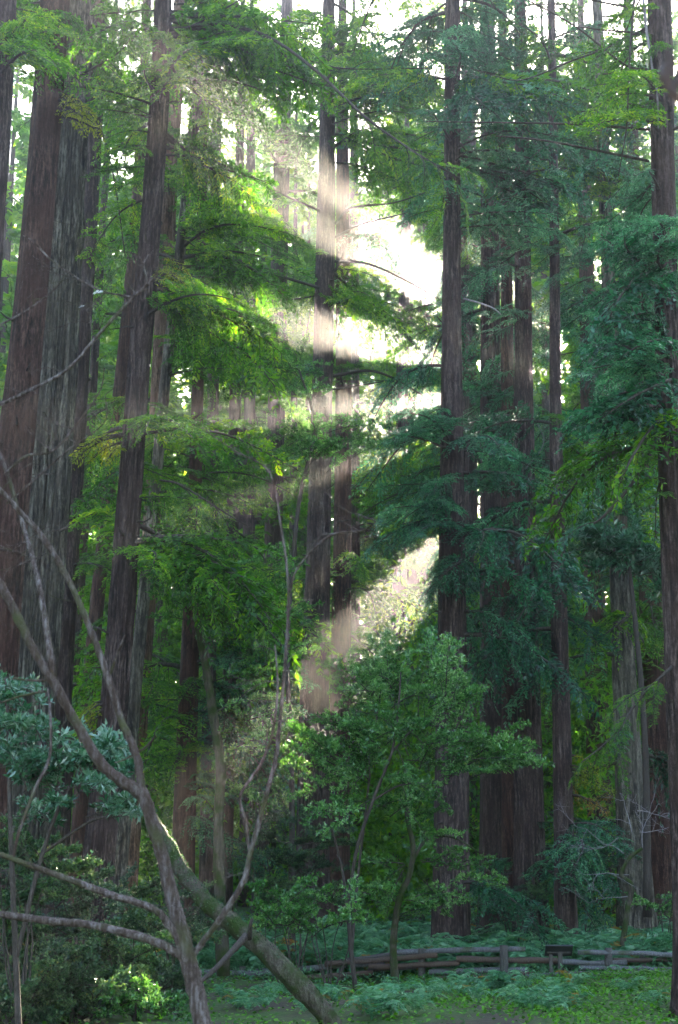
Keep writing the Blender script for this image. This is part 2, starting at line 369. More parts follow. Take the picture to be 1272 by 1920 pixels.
def broadleaf_bough(seed, L=1.6, leaf=0.115, wid=0.040, ntw=28, per=15, up=0.35):
    g = np.random.default_rng(seed); wood = MB(); s = np.linspace(0, 1, 8)
    axis = np.stack([s * L, g.normal(0, 0.1) * s * L, (0.18 * s - 0.22 * s ** 2) * L], 1)
    tube(wood, axis, 0.014 * (1 - s) + 0.003, 4)
    B, D, Nn, LL, WW, VV = [], [], [], [], [], []
    for k in range(ntw):
        u = g.uniform(0.18, 1.0); p = np.array([np.interp(u, s, axis[:, i]) for i in range(3)])
        az = g.uniform(-1.5, 1.5); l = g.uniform(0.18, 0.55) * (1.15 - 0.6 * u) * L / 1.6
        d = np.array([math.cos(az), math.sin(az), g.uniform(-0.25, 0.7)]); d /= np.linalg.norm(d)
        q = p + d * l * np.linspace(0, 1, 4)[:, None] + np.array([0, 0, -0.1 * l]) * (np.linspace(0, 1, 4)[:, None] ** 2)
        tube(wood, q, [0.005, 0.004, 0.003, 0.002], 3, cap=False)
        n = per + int(g.integers(-3, 4)); t = np.clip(1 - g.random(n) ** 1.6 * 0.9, 0.1, 1)
        base = p + d * l * t[:, None]
        dd = d * 0.6 + g.normal(0, 0.62, (n, 3)) + np.array([0, 0, up * 0.4])
        B.append(base); D.append(dd); Nn.append(np.array([0, 0, 1.0]) + g.normal(0, 0.45, (n, 3)))
        LL.append(leaf * g.uniform(0.65, 1.2, n)); WW.append(wid * g.uniform(0.75, 1.25, n)); bv = g.random(); VV.append(np.clip(bv * 0.6 + g.normal(0.2, 0.2, n), 0, 1))
    V, Q = leaf_quads(np.concatenate(B), np.concatenate(D), np.concatenate(Nn), np.concatenate(LL), np.concatenate(WW), 0.25)
    return wood.mesh('bough_wood', M['twig'], True), (V, Q, np.concatenate(VV))

PROTO = {}
def reg(kind, wood, geo, mat, length):
    PROTO.setdefault(kind, []).append((wood, make_mesh('foliage', geo[0], geo[1], M[mat], geo[2]), length))
for i in range(6):
    w, g = redwood_bough(100 + i, 4.0, 0.12 + 0.05 * i, 0.12 + 0.10 * (i % 4), 1.0)
    reg('redwood', w, g, 'needle', 4.0); reg('teal', w, g, 'needle_teal', 4.0)
for i in range(3):
    w, g = redwood_bough(200 + i, 2.6, 0.45, 0.75, 1.2)                 # hanging curtains
    reg('redwood', w, g, 'needle', 2.6); reg('teal', w, g, 'needle_teal', 2.6); reg('hang', w, g, 'needle_teal', 2.6)
for i in range(2):
    w, g = redwood_bough(300 + i, 1.1, 0.4, 0.5, 1.3, 0.45, 0.11, 0.030)   # short sprigs from the trunk
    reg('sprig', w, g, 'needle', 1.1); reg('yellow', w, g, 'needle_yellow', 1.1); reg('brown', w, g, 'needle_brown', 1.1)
for i in range(4):
    w, g = broadleaf_bough(400 + i); reg('bay', w, g, 'bay', 1.6)
for i in range(3):
    w, g = broadleaf_bough(420 + i, 1.4, 0.26, 0.066, 17, 9); reg('bay_blue', w, g, 'bay_blue', 1.4)
for i in range(3):
    w, g = broadleaf_bough(440 + i, 1.2, 0.07, 0.032, 44, 20, 0.2); reg('brush', w, g, 'brush', 1.2)
    w, g = broadleaf_bough(450 + i, 1.3, 0.09, 0.036, 26, 14, 0.3); reg('bay_small', w, g, 'bay', 1.3)

N_BOUGH = [0]
def place_bough(tree, kind, base, direction, length, roll=0.0, width=1.0, name='bough'):
    protos = PROTO[kind]; wood, fol, L0 = protos[rnd.randrange(len(protos))]
    d = Vector(direction).normalized(); up = Vector((0, 0, 1))
    y = up.cross(d)
    if y.length < 1e-3: y = Vector((0, 1, 0))
    y.normalize(); z = d.cross(y)
    rot = Matrix((d, y, z)).transposed().to_quaternion()
    from_roll = Matrix.Rotation(roll, 3, 'X').to_quaternion()
    k = length / L0
    mtx = Matrix.LocRotScale(Vector(base) - tree.location, rot @ from_roll, Vector((k, k * width, k * width)))
    b = link(name, wood, tree, matrix=mtx)
    f = link('foliage', fol, b); f['kind'] = 'stuff'
    N_BOUGH[0] += 1
    return b
rnd = random.Random(11)

# ------------------------------------------------------------------ redwood trunks
TREES = {}
class Tree: pass
def redwood(key, Y, pts, label, mat='bark', furrow=0.06, seg=26, top=52.0, name='redwood_tree', group=None, nfur=9, flare=0.25):
    pts = sorted(pts, key=lambda p: -p[1])                 # bottom to top
    W = []
    for px, py, w in pts:
        p = at(px, py, Y); d3 = p - cam.location; depth = d3.y * math.cos(PITCH) + d3.z * math.sin(PITCH)
        W.append((p.x, p.y, p.z, 0.5 * w * depth / F * 0.95))
    W = np.array(W)
    # to the ground
    a, b = W[0], W[1]; sl = (b - a) / (b[2] - a[2]); gz = float(terrain(a[0], a[1])) - 0.25
    if a[2] > gz + 0.1:
        lo = a + sl * (gz - a[2]); lo[3] = a[3] * 1.12; W = np.vstack([lo, W])
    # up to the tip
    i0 = max(0, len(W) - 3); a, b = W[i0], W[-1]; dz = b[2] - a[2]; sl = (b - a) / dz
    H = max(top, b[2] + 14)
    for f in (0.35, 0.7, 1.0):
        z = b[2] + (H - b[2]) * f
        W = np.vstack([W, [b[0] + sl[0] * (z - b[2]) * 0.8, b[1] + sl[1] * (z - b[2]), z, b[3] * (1 - 0.9 * f) + 0.02]])
    n = max(40, int((W[-1][2] - W[0][2]) / 0.55))
    zz = np.linspace(W[0][2], W[-1][2], n)
    C = np.stack([np.interp(zz, W[:, 2], W[:, i]) for i in range(4)], 1)
    ker = np.ones(7) / 7                                   # smooth the joints
    for i in (0, 1, 3):
        pad = np.pad(C[:, i], 3, mode='edge'); pad[:3] = 2 * C[0, i] - C[3:0:-1, i]; pad[-3:] = 2 * C[-1, i] - C[-2:-5:-1, i]
        C[:, i] = np.convolve(pad, ker, 'valid')
    rad = np.maximum(C[:, 3], 0.02)
    g = np.random.default_rng(abs(hash(key)) % 1000 if False else sum(map(ord, key)) * 7 + int(Y))
    h = zz - zz[0]
    rad = rad * (1 + flare * np.exp(-h / 0.9))
    th = np.arange(seg) / seg * 2 * np.pi
    bump = np.ones((n, seg))
    for kf in range(nfur):
        fr = int(g.integers(2, max(4, seg // 6))); ph = g.uniform(0, 6.28) + np.cumsum(g.normal(0, 0.10, n)); am = g.uniform(0.4, 1.0) * furrow / math.sqrt(nfur) * 1.6
        wv = np.sin(fr * th[None, :] + ph[:, None] + 0.6 * np.sin(th[None, :] * 2 + ph[:, None]))
        bump += am * (np.abs(wv) ** 0.45 - 0.78) * 1.9
    bump += 0.25 * np.exp(-h / 0.7)[:, None] * flare * np.sin(5 * th + g.uniform(0, 6))[None, :]
    bump += g.normal(0, furrow * 0.12, bump.shape)
    bump += 1.0 - np.percentile(bump, 90)
    root = empty(name, (C[0, 0], C[0, 1], float(terrain(C[0, 0], C[0, 1]))))
    tag(root, label, 'tree', group)
    mb = MB(); P = C.copy(); P[:, 2] = zz
    tube(mb, P[:, :3] - np.array(root.location), rad, seg, bump)
    link('trunk', mb.mesh('trunk', M[mat], True), root)
    t = Tree(); t.root = root; t.z = zz; t.C = C; t.rad = rad; t.Y = Y; t.key = key
    TREES[key] = t
    return t
def trunk_at(t, z): return np.array([np.interp(z, t.z, t.C[:, 0]), np.interp(z, t.z, t.C[:, 1]), z]), float(np.interp(z, t.z, t.rad))
def knots(t, n, z0, z1):
    """short broken stubs on the trunk"""
    for k in range(n):
        z = rnd.uniform(z0, z1); p, r = trunk_at(t, z); a = rnd.uniform(math.pi, 2 * math.pi); l = rnd.uniform(0.12, 0.5)
        d = np.array([math.cos(a), math.sin(a), rnd.uniform(-0.2, 0.5)])
        mb = MB(); q = np.array([p + d * r * 0.6, p + d * (r + l * 0.5), p + d * (r + l) + np.array([0, 0, rnd.uniform(-0.1, 0.1)])])
        tube(mb, q - np.array(t.root.location), [0.035, 0.026, 0.014], 5)
        link('branch_stub', mb.mesh('branch_stub', M['twig'], True), t.root)

redwood('A', 33, [(0, 0, 74), (-8, 130, 76), (-38, 600, 80), (-72, 1200, 88)], 'redwood trunk cut off by the left picture edge, bare grey-brown bark', 'bark', 0.10, 44)
redwood('B', 36, [(104, 0, 60), (98, 75, 60), (80, 320, 62), (51, 640, 66), (24, 881, 74), (-8, 1250, 88), (-40, 1700, 100)], 'dark red-brown redwood trunk with a sunlit right edge, leaning right at far left', 'bark_red', 0.07, 64)
redwood('C', 41, [(146, 0, 62), (143, 75, 64), (126, 320, 70), (108, 640, 78), (92, 881, 84), (62, 1250, 94), (35, 1600, 108)], 'massive redwood with deeply furrowed grey bark, just behind the sunlit-edged leaning trunk', 'bark_grey', 0.24, 120, nfur=12)
redwood('D', 47, [(186, 0, 36), (182, 75, 36), (172, 320, 36), (152, 640, 38), (138, 881, 40), (118, 1250, 42), (95, 1650, 46)], 'straight redwood with finer bark peeking out right of the furrowed grey trunk', 'bark', 0.05, 30)
redwood('E', 38, [(306, 0, 34), (303, 150, 36), (290, 320, 39), (277, 500, 42), (259, 700, 45), (246, 900, 48), (231, 1100, 50), (221, 1250, 53), (196, 1500, 57), (174, 1720, 62)], 'tall dark ridged redwood leaning right, passing behind the fork of the bare tree', 'bark', 0.17, 84, nfur=10)
redwood('F', 51, [(340, 0, 30), (320, 320, 32), (312, 470, 33), (300, 700, 34), (284, 1000, 36), (250, 1500, 40)], 'reddish redwood trunk standing directly behind the dark ridged leaning one', 'bark_light', 0.06, 36)
redwood('G', 44, [(386, 0, 20), (368, 200, 22), (340, 460, 22), (311, 700, 22), (293, 900, 23), (272, 1100, 25), (252, 1300, 28), (238, 1500, 30), (215, 1720, 33)], 'slender leaning redwood right of the dark ridged trunk, branches at its top', 'bark_grey', 0.05, 22)  # lighter grey bark here, sunlight on the trunk painted into its tone
redwood('H', 56, [(276, 0, 19), (270, 150, 20), (255, 400, 22), (238, 600, 24), (212, 850, 28), (170, 1250, 30), (145, 1600, 32)], 'thin brown redwood pole left of the dark ridged trunk, shaded', 'bark_red', 0.05, 20)
redwood('I', 62, [(176, 700, 18), (164, 900, 20), (140, 1250, 22), (118, 1600, 26)], 'thin dark redwood sapling trunk low at left, behind the furrowed giant', 'bark', 0.05, 18)
redwood('J', 73, [(536, 100, 28), (532, 200, 30), (526, 400, 34), (520, 700, 35), (512, 1050, 38), (500, 1500, 42)], 'hazy redwood left of the central trunk, crossed by the upper sunbeam', 'bark', 0.06, 28)
redwood('K', 57, [(616, 100, 28), (615, 180, 30), (612, 400, 38), (607, 640, 41), (600, 900, 46), (596, 1100, 51), (590, 1280, 57), (588, 1420, 61), (585, 1700, 70)], 'central straight redwood with pinkish scaly bark, the sunbeams crossing it', 'bark', 0.07, 40)
redwood('L', 65, [(642, 200, 24), (645, 800, 33), (638, 1330, 43), (635, 1700, 47)], 'darker redwood half hidden close behind the right side of the central trunk', 'bark_red', 0.05, 26)
redwood('M', 88, [(760, 500, 22), (755, 650, 24), (748, 1150, 29), (742, 1700, 33)], 'faint hazy redwood standing in the sunlit gap between the two middle trunks', 'bark', 0.05, 20)
redwood('N', 47, [(849, 100, 31), (848, 360, 34), (847, 560, 39), (848, 900, 48), (848, 1250, 58), (846, 1620, 70)], 'tall redwood right of the bright gap, foliage wrapped round its lower trunk', 'bark', 0.07, 42)
redwood('O', 59, [(915, 100, 33), (917, 200, 35), (920, 600, 39), (922, 900, 47), (925, 1250, 56), (928, 1620, 64)], 'redwood veiled by hanging blue-green boughs, left stem of the dense cluster', 'bark', 0.08, 40)
redwood('P', 53, [(978, 200, 28), (980, 350, 30), (982, 700, 36), (985, 1000, 45), (988, 1250, 52), (994, 1640, 66)], 'dark broad-based redwood in the middle of the dense cluster at right', 'bark', 0.10, 48)
redwood('P2', 56, [(950, 500, 24), (955, 1000, 34), (958, 1250, 38), (962, 1640, 48)], 'narrow redwood squeezed between the two broad stems of the dense cluster', 'bark_red', 0.08, 32)
redwood('Q', 50, [(1038, 300, 18), (1040, 450, 20), (1042, 800, 25), (1047, 1050, 31), (1052, 1300, 36), (1060, 1660, 44)], 'slim dark redwood silhouetted beside the bright glow at right', 'bark', 0.07, 30)
redwood('S', 77, [(1096, 300, 26), (1100, 500, 29), (1110, 1000, 42), (1120, 1300, 47), (1128, 1640, 53)], 'hazy brown redwood behind, between the slim silhouette and the pale-barked trunk', 'bark_red', 0.05, 28)
redwood('T', 54, [(1128, 200, 24), (1140, 500, 28), (1163, 1080, 42), (1172, 1300, 49), (1182, 1500, 60), (1194, 1720, 78)], 'pale-barked redwood with a wide flared base behind the bleached dead twigs', 'bark_grey', 0.07, 42)
redwood('U', 27, [(1237, 0, 48), (1243, 300, 48), (1250, 600, 47), (1257, 900, 48), (1272, 1300, 50), (1292, 1750, 58)], 'near redwood at the right picture edge with dead side branches at its top', 'bark', 0.08, 48, flare=0.5)
redwood('V', 63, [(1205, 700, 36), (1215, 1000, 42), (1228, 1300, 53), (1240, 1660, 62)], 'shaded redwood in the gap between pale-barked trunk and right-edge trunk', 'bark_red', 0.06, 34)
redwood('W', 49, [(376, 500, 20), (372, 700, 24), (361, 1100, 35), (352, 1350, 43), (344, 1600, 50)], 'dark redwood trunk left of the thin mossy green stem', 'bark_red', 0.06, 34)
redwood('X', 68, [(448, 400, 20), (440, 800, 24), (432, 1200, 27), (424, 1550, 30)], 'thin shaded redwood just right of the mossy green stem', 'bark', 0.05, 20)
redwood('Y', 92, [(1020, 300, 14), (1022, 560, 16), (1026, 900, 20), (1030, 1600, 26)], 'very slim far redwood backlit in the bright glow at right', 'bark', 0.04, 16)
redwood('Z', 84, [(664, 300, 18), (664, 900, 24), (664, 1600, 30)], 'distant thin redwood right of the central trunk, lost in hazy foliage', 'bark', 0.04, 18)
redwood('AA', 82, [(470, 300, 20), (468, 900, 26), (462, 1600, 30)], 'distant redwood in shadow between the mossy stem and the central trunk', 'bark', 0.04, 18)
redwood('BB', 70, [(872, 300, 18), (870, 900, 22), (868, 1650, 28)], 'thin redwood just right of the tall trunk beside the bright gap', 'bark', 0.05, 18)
redwood('CC', 80, [(885, 300, 20), (884, 900, 26), (882, 1650, 30)], 'distant redwood sliver between the tall trunk and the dense cluster', 'bark', 0.05, 18)
redwood('DD', 66, [(405, 300, 22), (398, 900, 26), (388, 1600, 30)], 'redwood in deep shade behind the mossy green stem', 'bark', 0.05, 20)
for k, z0, z1, n in [('B', 4, 24, 8), ('C', 3, 24, 7), ('E', 3, 24, 9), ('K', 4, 28, 16), ('N', 4, 28, 8), ('T', 3, 20, 6), ('U', 3, 18, 8), ('G', 5, 22, 6)]: knots(TREES[k], n, z0, z1)

# ------------------------------------------------------------------ foliage of the redwoods
def grow(hosts, cx, cy, rx, ry, n, kind, lmin=1.6, lmax=4.6, depth=2.6, dens=1.0):
    for _ in range(int(n * dens * (1.5 if kind in ('redwood', 'teal') else 1.0))):
        for tr in range(30):
            a, q = rnd.uniform(0, 2 * math.pi), math.sqrt(rnd.random())
            px, py = cx + rx * q * math.cos(a), cy + ry * q * math.sin(a)
            t = TREES[rnd.choice(hosts)]
            c = np.array(at(px, py, t.Y + rnd.uniform(-1, 0.7) * depth))
            if in_sky(c, 0.8)[0]: continue
            hz = math.hypot(c[0] - np.interp(c[2], t.z, t.C[:, 0]), c[1] - np.interp(c[2], t.z, t.C[:, 1]))
            base, r = trunk_at(t, min(t.z[-1] - 1, c[2] + 0.10 * hz + 0.1))
            d = c - base; l = float(np.linalg.norm(d))
            if l < 0.4 or l > 7.5: continue
            if bough_blocks(base, d, l * 1.45): continue
            break
        else: continue
        full = min(max(l * rnd.uniform(1.25, 1.7), lmin), max(lmax, l * 1.15))
        d = d / l; d[2] += 0.10
        place_bough(t.root, kind, base + d * r * 0.5, d, full, rnd.uniform(-0.5, 0.5), rnd.uniform(0.8, 1.25))
def crown(key, n, z0, z1, lmin, lmax, kind):
    t = TREES[key]
    for _ in range(n):
        for tr in range(12):
            z = rnd.uniform(z0, z1); p, r = trunk_at(t, z); a = rnd.uniform(0, 2 * math.pi); l = rnd.uniform(lmin, lmax)
            d = np.array([math.cos(a), math.sin(a), rnd.uniform(-0.25, 0.15)]); c = p + d * l * 0.6
            if in_sky(c, 0.85)[0] or bough_blocks(p, d, l): continue
            place_bough(t.root, kind, p + d * r * 0.5, d, l, rnd.uniform(-0.4, 0.4), rnd.uniform(0.8, 1.3)); break

grow(['A', 'B'], 55, 40, 95, 55, 12, 'redwood'); grow(['C', 'D', 'E'], 215, 100, 90, 100, 18, 'redwood')
grow(['E', 'G'], 430, 90, 130, 100, 22, 'redwood'); grow(['H', 'F', 'E'], 225, 330, 55, 130, 12, 'redwood')
grow(['G', 'F'], 400, 330, 80, 90, 12, 'redwood'); grow(['G', 'F'], 420, 490, 110, 60, 15, 'redwood')
grow(['J', 'DD', 'AA'], 470, 620, 90, 110, 18, 'redwood'); grow(['G', 'W', 'DD'], 400, 660, 90, 60, 12, 'redwood')
grow(['E', 'G', 'W'], 380, 850, 170, 110, 34, 'redwood', dens=0.60); grow(['G', 'W', 'E'], 400, 1000, 160, 100, 30, 'redwood', dens=0.60)
grow(['W', 'X'], 450, 1120, 110, 70, 14, 'redwood'); grow(['H', 'I', 'D'], 190, 900, 60, 200, 14, 'redwood')
grow(['X', 'AA', 'W'], 470, 1260, 90, 110, 16, 'teal'); grow(['I', 'H', 'W'], 300, 1350, 90, 150, 14, 'redwood')
grow(['G'], 390, 260, 40, 50, 6, 'redwood', depth=2); grow(['E', 'G'], 390, 560, 40, 40, 6, 'redwood', depth=2)
grow(['K'], 690, 110, 110, 110, 18, 'redwood', depth=3.5); grow(['K', 'BB'], 740, 300, 90, 80, 10, 'redwood'); grow(['J'], 545, 255, 60, 60, 8, 'redwood')
grow(['K', 'BB'], 690, 570, 60, 60, 7, 'redwood'); grow(['K', 'J'], 560, 480, 60, 50, 5, 'redwood')
grow(['N'], 890, 120, 130, 120, 22, 'teal', depth=3.5); grow(['N', 'O'], 920, 340, 140, 100, 26, 'teal', dens=0.7); grow(['N', 'BB'], 800, 800, 60, 50, 8, 'teal')
grow(['N'], 800, 940, 80, 60, 12, 'teal'); grow(['O', 'P'], 950, 620, 90, 130, 26, 'teal', dens=0.45); grow(['P', 'Q'], 980, 440, 90, 120, 20, 'teal', dens=0.55)
grow(['P', 'N', 'Q'], 950, 850, 100, 110, 30, 'teal', dens=0.30); grow(['P', 'N', 'Q'], 950, 1040, 120, 80, 28, 'hang', 1.6, 4.0, dens=0.40); grow(['P', 'Q', 'N'], 970, 1170, 105, 65, 26, 'hang', 1.6, 4.4, 3.5, dens=0.55)
grow(['N'], 850, 1080, 40, 50, 8, 'hang', 1.2, 3)
grow(['U'], 1190, 690, 80, 150, 24, 'teal', 1.2, 3.4, dens=0.60); grow(['U'], 1210, 470, 60, 150, 14, 'teal', 1.2, 3); grow(['U'], 1180, 130, 60, 120, 9, 'redwood', 1.2, 3)
grow(['U'], 1180, 880, 80, 90, 12, 'redwood', 1.2, 3.4, dens=0.60); grow(['S', 'T'], 1120, 280, 90, 180, 26, 'redwood'); grow(['T', 'V'], 1190, 1000, 70, 80, 12, 'teal')
grow(['Q', 'S'], 1080, 850, 50, 120, 10, 'redwood'); grow(['T', 'V'], 1200, 1180, 60, 120, 10, 'redwood')
grow(['BB', 'M', 'Z'], 740, 880, 70, 130, 18, 'redwood'); grow(['M', 'Z', 'L', 'BB'], 720, 1060, 70, 110, 20, 'redwood')
grow(['P', 'Q', 'T'], 1080, 1600, 120, 60, 14, 'teal', 1.0, 2.6); grow(['N', 'O', 'P'], 940, 1650, 110, 40, 12, 'teal', 0.8, 2.2); grow(['W', 'X', 'AA'], 480, 1500, 110, 120, 18, 'teal', 1.0, 2.6)
grow(['B'], 85, 60, 40, 50, 4, 'yellow', 0.7, 1.4, 0.8); grow(['B'], 150, 215, 25, 45, 5, 'yellow', 0.7, 1.3, 0.8); grow(['E'], 330, 525, 25, 40, 5, 'yellow', 0.7, 1.3, 0.6)  # sprigs whose needle colour stands in for sun falling on them
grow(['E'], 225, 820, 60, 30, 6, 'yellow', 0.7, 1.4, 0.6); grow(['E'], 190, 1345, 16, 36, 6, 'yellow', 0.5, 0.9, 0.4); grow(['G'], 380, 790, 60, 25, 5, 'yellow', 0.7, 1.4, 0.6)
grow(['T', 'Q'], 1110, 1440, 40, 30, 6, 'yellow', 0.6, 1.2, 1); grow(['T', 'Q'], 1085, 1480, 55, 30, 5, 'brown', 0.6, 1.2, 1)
for k, n, kind in [('F', 20, 'redwood'), ('H', 16, 'redwood'), ('J', 34, 'redwood'), ('L', 26, 'redwood'), ('M', 46, 'redwood'), ('S', 40, 'redwood'), ('V', 30, 'redwood'), ('X', 34, 'redwood'),
                   ('Z', 44, 'redwood'), ('AA', 46, 'redwood'), ('BB', 34, 'redwood'), ('CC', 46, 'teal'), ('DD', 40, 'redwood'), ('Y', 34, 'redwood'), ('T', 14, 'teal'), ('O', 10, 'teal'), ('D', 14, 'redwood'), ('I', 26, 'redwood')]:
    crown(k, n, 7 if k not in 'SV' else 12, 40, 2.2, 5.0, kind)
for k, n in [('S', 12), ('T', 12), ('V', 12), ('CC', 12), ('Z', 10), ('M', 10), ('BB', 12), ('L', 10)]: crown(k, n, 24, 42, 2.5, 5.0, 'teal')
for k, n in [('S', 26), ('T', 26), ('V', 26), ('CC', 24), ('P', 7), ('N', 8), ('O', 9), ('Q', 6), ('Y', 16)]: crown(k, n, 15, 36, 2.5, 5.0, 'teal')
for k in 'ABCEGKNPQU': crown(k, 13, 28 if k != 'U' else 18, 50, 2.5, 5.5, 'redwood')

def catch(key, px, py, Y, n, spread=0.5, kind='redwood'):
    t = TREES[key]
    for _ in range(n):
        c = np.array(at(px, py, Y)) + np.array([rnd.uniform(-spread, spread), rnd.uniform(-spread, spread), rnd.uniform(-spread, spread) * 0.9]); base, r = trunk_at(t, c[2] + 0.35); d = c - base; l = float(np.linalg.norm(d))
        place_bough(t.root, kind, base + d / l * r * 0.5, d / l, l * 1.4, rnd.uniform(-.5, .5), 1.1)
_keep = rnd; rnd = random.Random(77)
catch('E', 440, 308, 38.4, 5, 0.55); catch('E', 425, 570, 38.6, 4, 0.5)
rnd = _keep

# long bare or sparsely leaved limbs one can follow
def limb(key, pts, w0, w1, Y=None, mat='twig', sprigs=0, kind='redwood', slen=1.4):
    t = TREES[key]; Y0 = Y or t.Y
    P = np.array([at(px, py, Y0 + (dy[0] if dy else 0)) for px, py, *dy in pts]); sp = spline(P, len(pts) * 4)
    dep = Y0 * 1.03
    mb = MB(); tube(mb, sp - np.array(t.root.location), np.linspace(w0, w1, len(sp)) * 0.5 * dep / F, 6)
    link('limb', mb.mesh('limb', M[mat], True), t.root)
    for _ in range(sprigs):
        i = rnd.randrange(2, len(sp) - 1); d = sp[i] - sp[i - 1]; d /= np.linalg.norm(d)
        d = d + np.array([rnd.uniform(-.5, .5), rnd.uniform(-1, 1), rnd.uniform(-1.0, 0.1)])
        if in_sky(sp[i] + d * 0.5, 0.7)[0]: continue
        place_bough(t.root, kind, sp[i], d, slen * rnd.uniform(0.6, 1.3), rnd.uniform(-.6, .6))
limb('E', [(318, 62), (400, 45, -1), (500, 68, -2.5), (590, 130, -4), (680, 215, -5), (770, 280, -6), (862, 335, -6.5)], 9, 3, sprigs=16)
limb('E', [(325, 8), (380, 5), (440, 2)], 5, 3, sprigs=2); limb('E', [(325, 62), (380, 40, -.5), (450, 0, -1)], 6, 3)
limb('G', [(385, 78), (470, 78, -.6), (560, 105, -1), (640, 128, -1.4), (805, 128, -1.8)], 6, 2, sprigs=8)
limb('G', [(385, 125), (480, 140, -.6), (640, 152, -1.4)], 6, 2, sprigs=5)
limb('J', [(530, 200, -.5), (440, 190, -1), (370, 165, -2)], 8, 4); limb('J', [(530, 320, -.5), (470, 240, -1), (400, 190, -2)], 7, 2)
limb('J', [(528, 330, -.6), (545, 300, -.8), (558, 280, -.9)], 7, 3)
limb('K', [(628, 420, -.4), (660, 390, -.6), (740, 380, -.8), (800, 360, -1)], 6, 2); limb('K', [(628, 445, -.4), (680, 420, -.6), (760, 400, -1)], 6, 2)
limb('K', [(628, 490, -.4), (690, 495, -.6), (760, 525, -1), (820, 560, -1.2)], 6, 2); limb('K', [(628, 510, -.4), (645, 470, -.5), (655, 445, -.5)], 5, 2)
limb('K', [(625, 705, -.4), (690, 695, -.6), (740, 710, -.8), (790, 740, -1)], 7, 3); limb('K', [(625, 730, -.4), (660, 725, -.5), (720, 715, -.8)], 4, 2)
limb('K', [(600, 540, -.5), (500, 512, -1), (400, 500, -1.6), (385, 495, -1.6)], 6, 3, sprigs=6); limb('K', [(600, 395, -.4), (520, 360, -.9), (440, 320, -1.2)], 5, 2, sprigs=3)
limb('K', [(632, 978, -.4), (655, 975, -.5)], 4, 2)
limb('U', [(1217, 302), (1100, 278, -.3), (1010, 262, -.6), (930, 255, -.8)], 6, 3); limb('U', [(1218, 243), (1080, 233, -.3), (960, 230, -.4), (800, 228, -.8)], 6, 2)
limb('U', [(1218, 220), (1130, 228, -.2), (1065, 229, -.3)], 5, 3); limb('U', [(1230, 42), (1150, 85, -.2), (1070, 115, -.5), (980, 150, -1), (920, 140, -1)], 6, 2)
limb('U', [(1214, 130), (1170, 120, -.2), (1080, 50, -.5), (990, 0, -1)], 5, 3); limb('U', [(1214, 140), (1180, 135, -.2), (1130, 139, -.3)], 5, 3)
limb('U', [(1212, 82), (1180, 92, -.2), (1140, 100, -.3)], 4, 2); limb('U', [(1212, 62), (1150, 58, -.2), (1080, 50, -.3)], 5, 2)
limb('U', [(1212, 20), (1170, 12, -.2), (1110, 0, -.4)], 6, 4); limb('U', [(1190, 0, -.6), (1182, 90, -.7), (1178, 180, -.7), (1175, 240, -.7), (1160, 330, -.7)], 5, 2)
limb('U', [(1207, 0, -.5), (1213, 60, -.5), (1222, 120, -.5), (1232, 170, -.5), (1235, 240, -.5)], 6, 3, mat='twig_pale')
limb('U', [(1245, 800, -.3), (1190, 900, -.6), (1140, 960, -.9), (1110, 985, -1)], 9, 3, sprigs=3, kind='teal', slen=.9); limb('U', [(1260, 1250, -.3), (1200, 1310, -.5), (1150, 1380, -.7), (1090, 1430, -.9)], 6, 2, sprigs=9, slen=.9)
limb('E', [(300, 900, -.4), (340, 910, -.5), (420, 960, -.8), (470, 990, -1)], 5, 2, sprigs=2); limb('W', [(360, 1160, -.4), (410, 1165, -.7), (500, 1185, -1)], 6, 2)
limb('C', [(150, 180, -.5), (190, 245, -.8), (215, 340, -1), (235, 480, -1.2)], 5, 2); limb('D', [(170, 148, -.5), (235, 148, -.8), (275, 160, -1)], 8, 4, sprigs=2)
limb('P', [(985, 880, -.5), (1020, 830, -1), (1000, 780, -1.3)], 3, 1, mat='twig_pale'); limb('N', [(870, 560, -.4), (920, 575, -.8), (940, 590, -1)], 4, 2, mat='twig_pale')

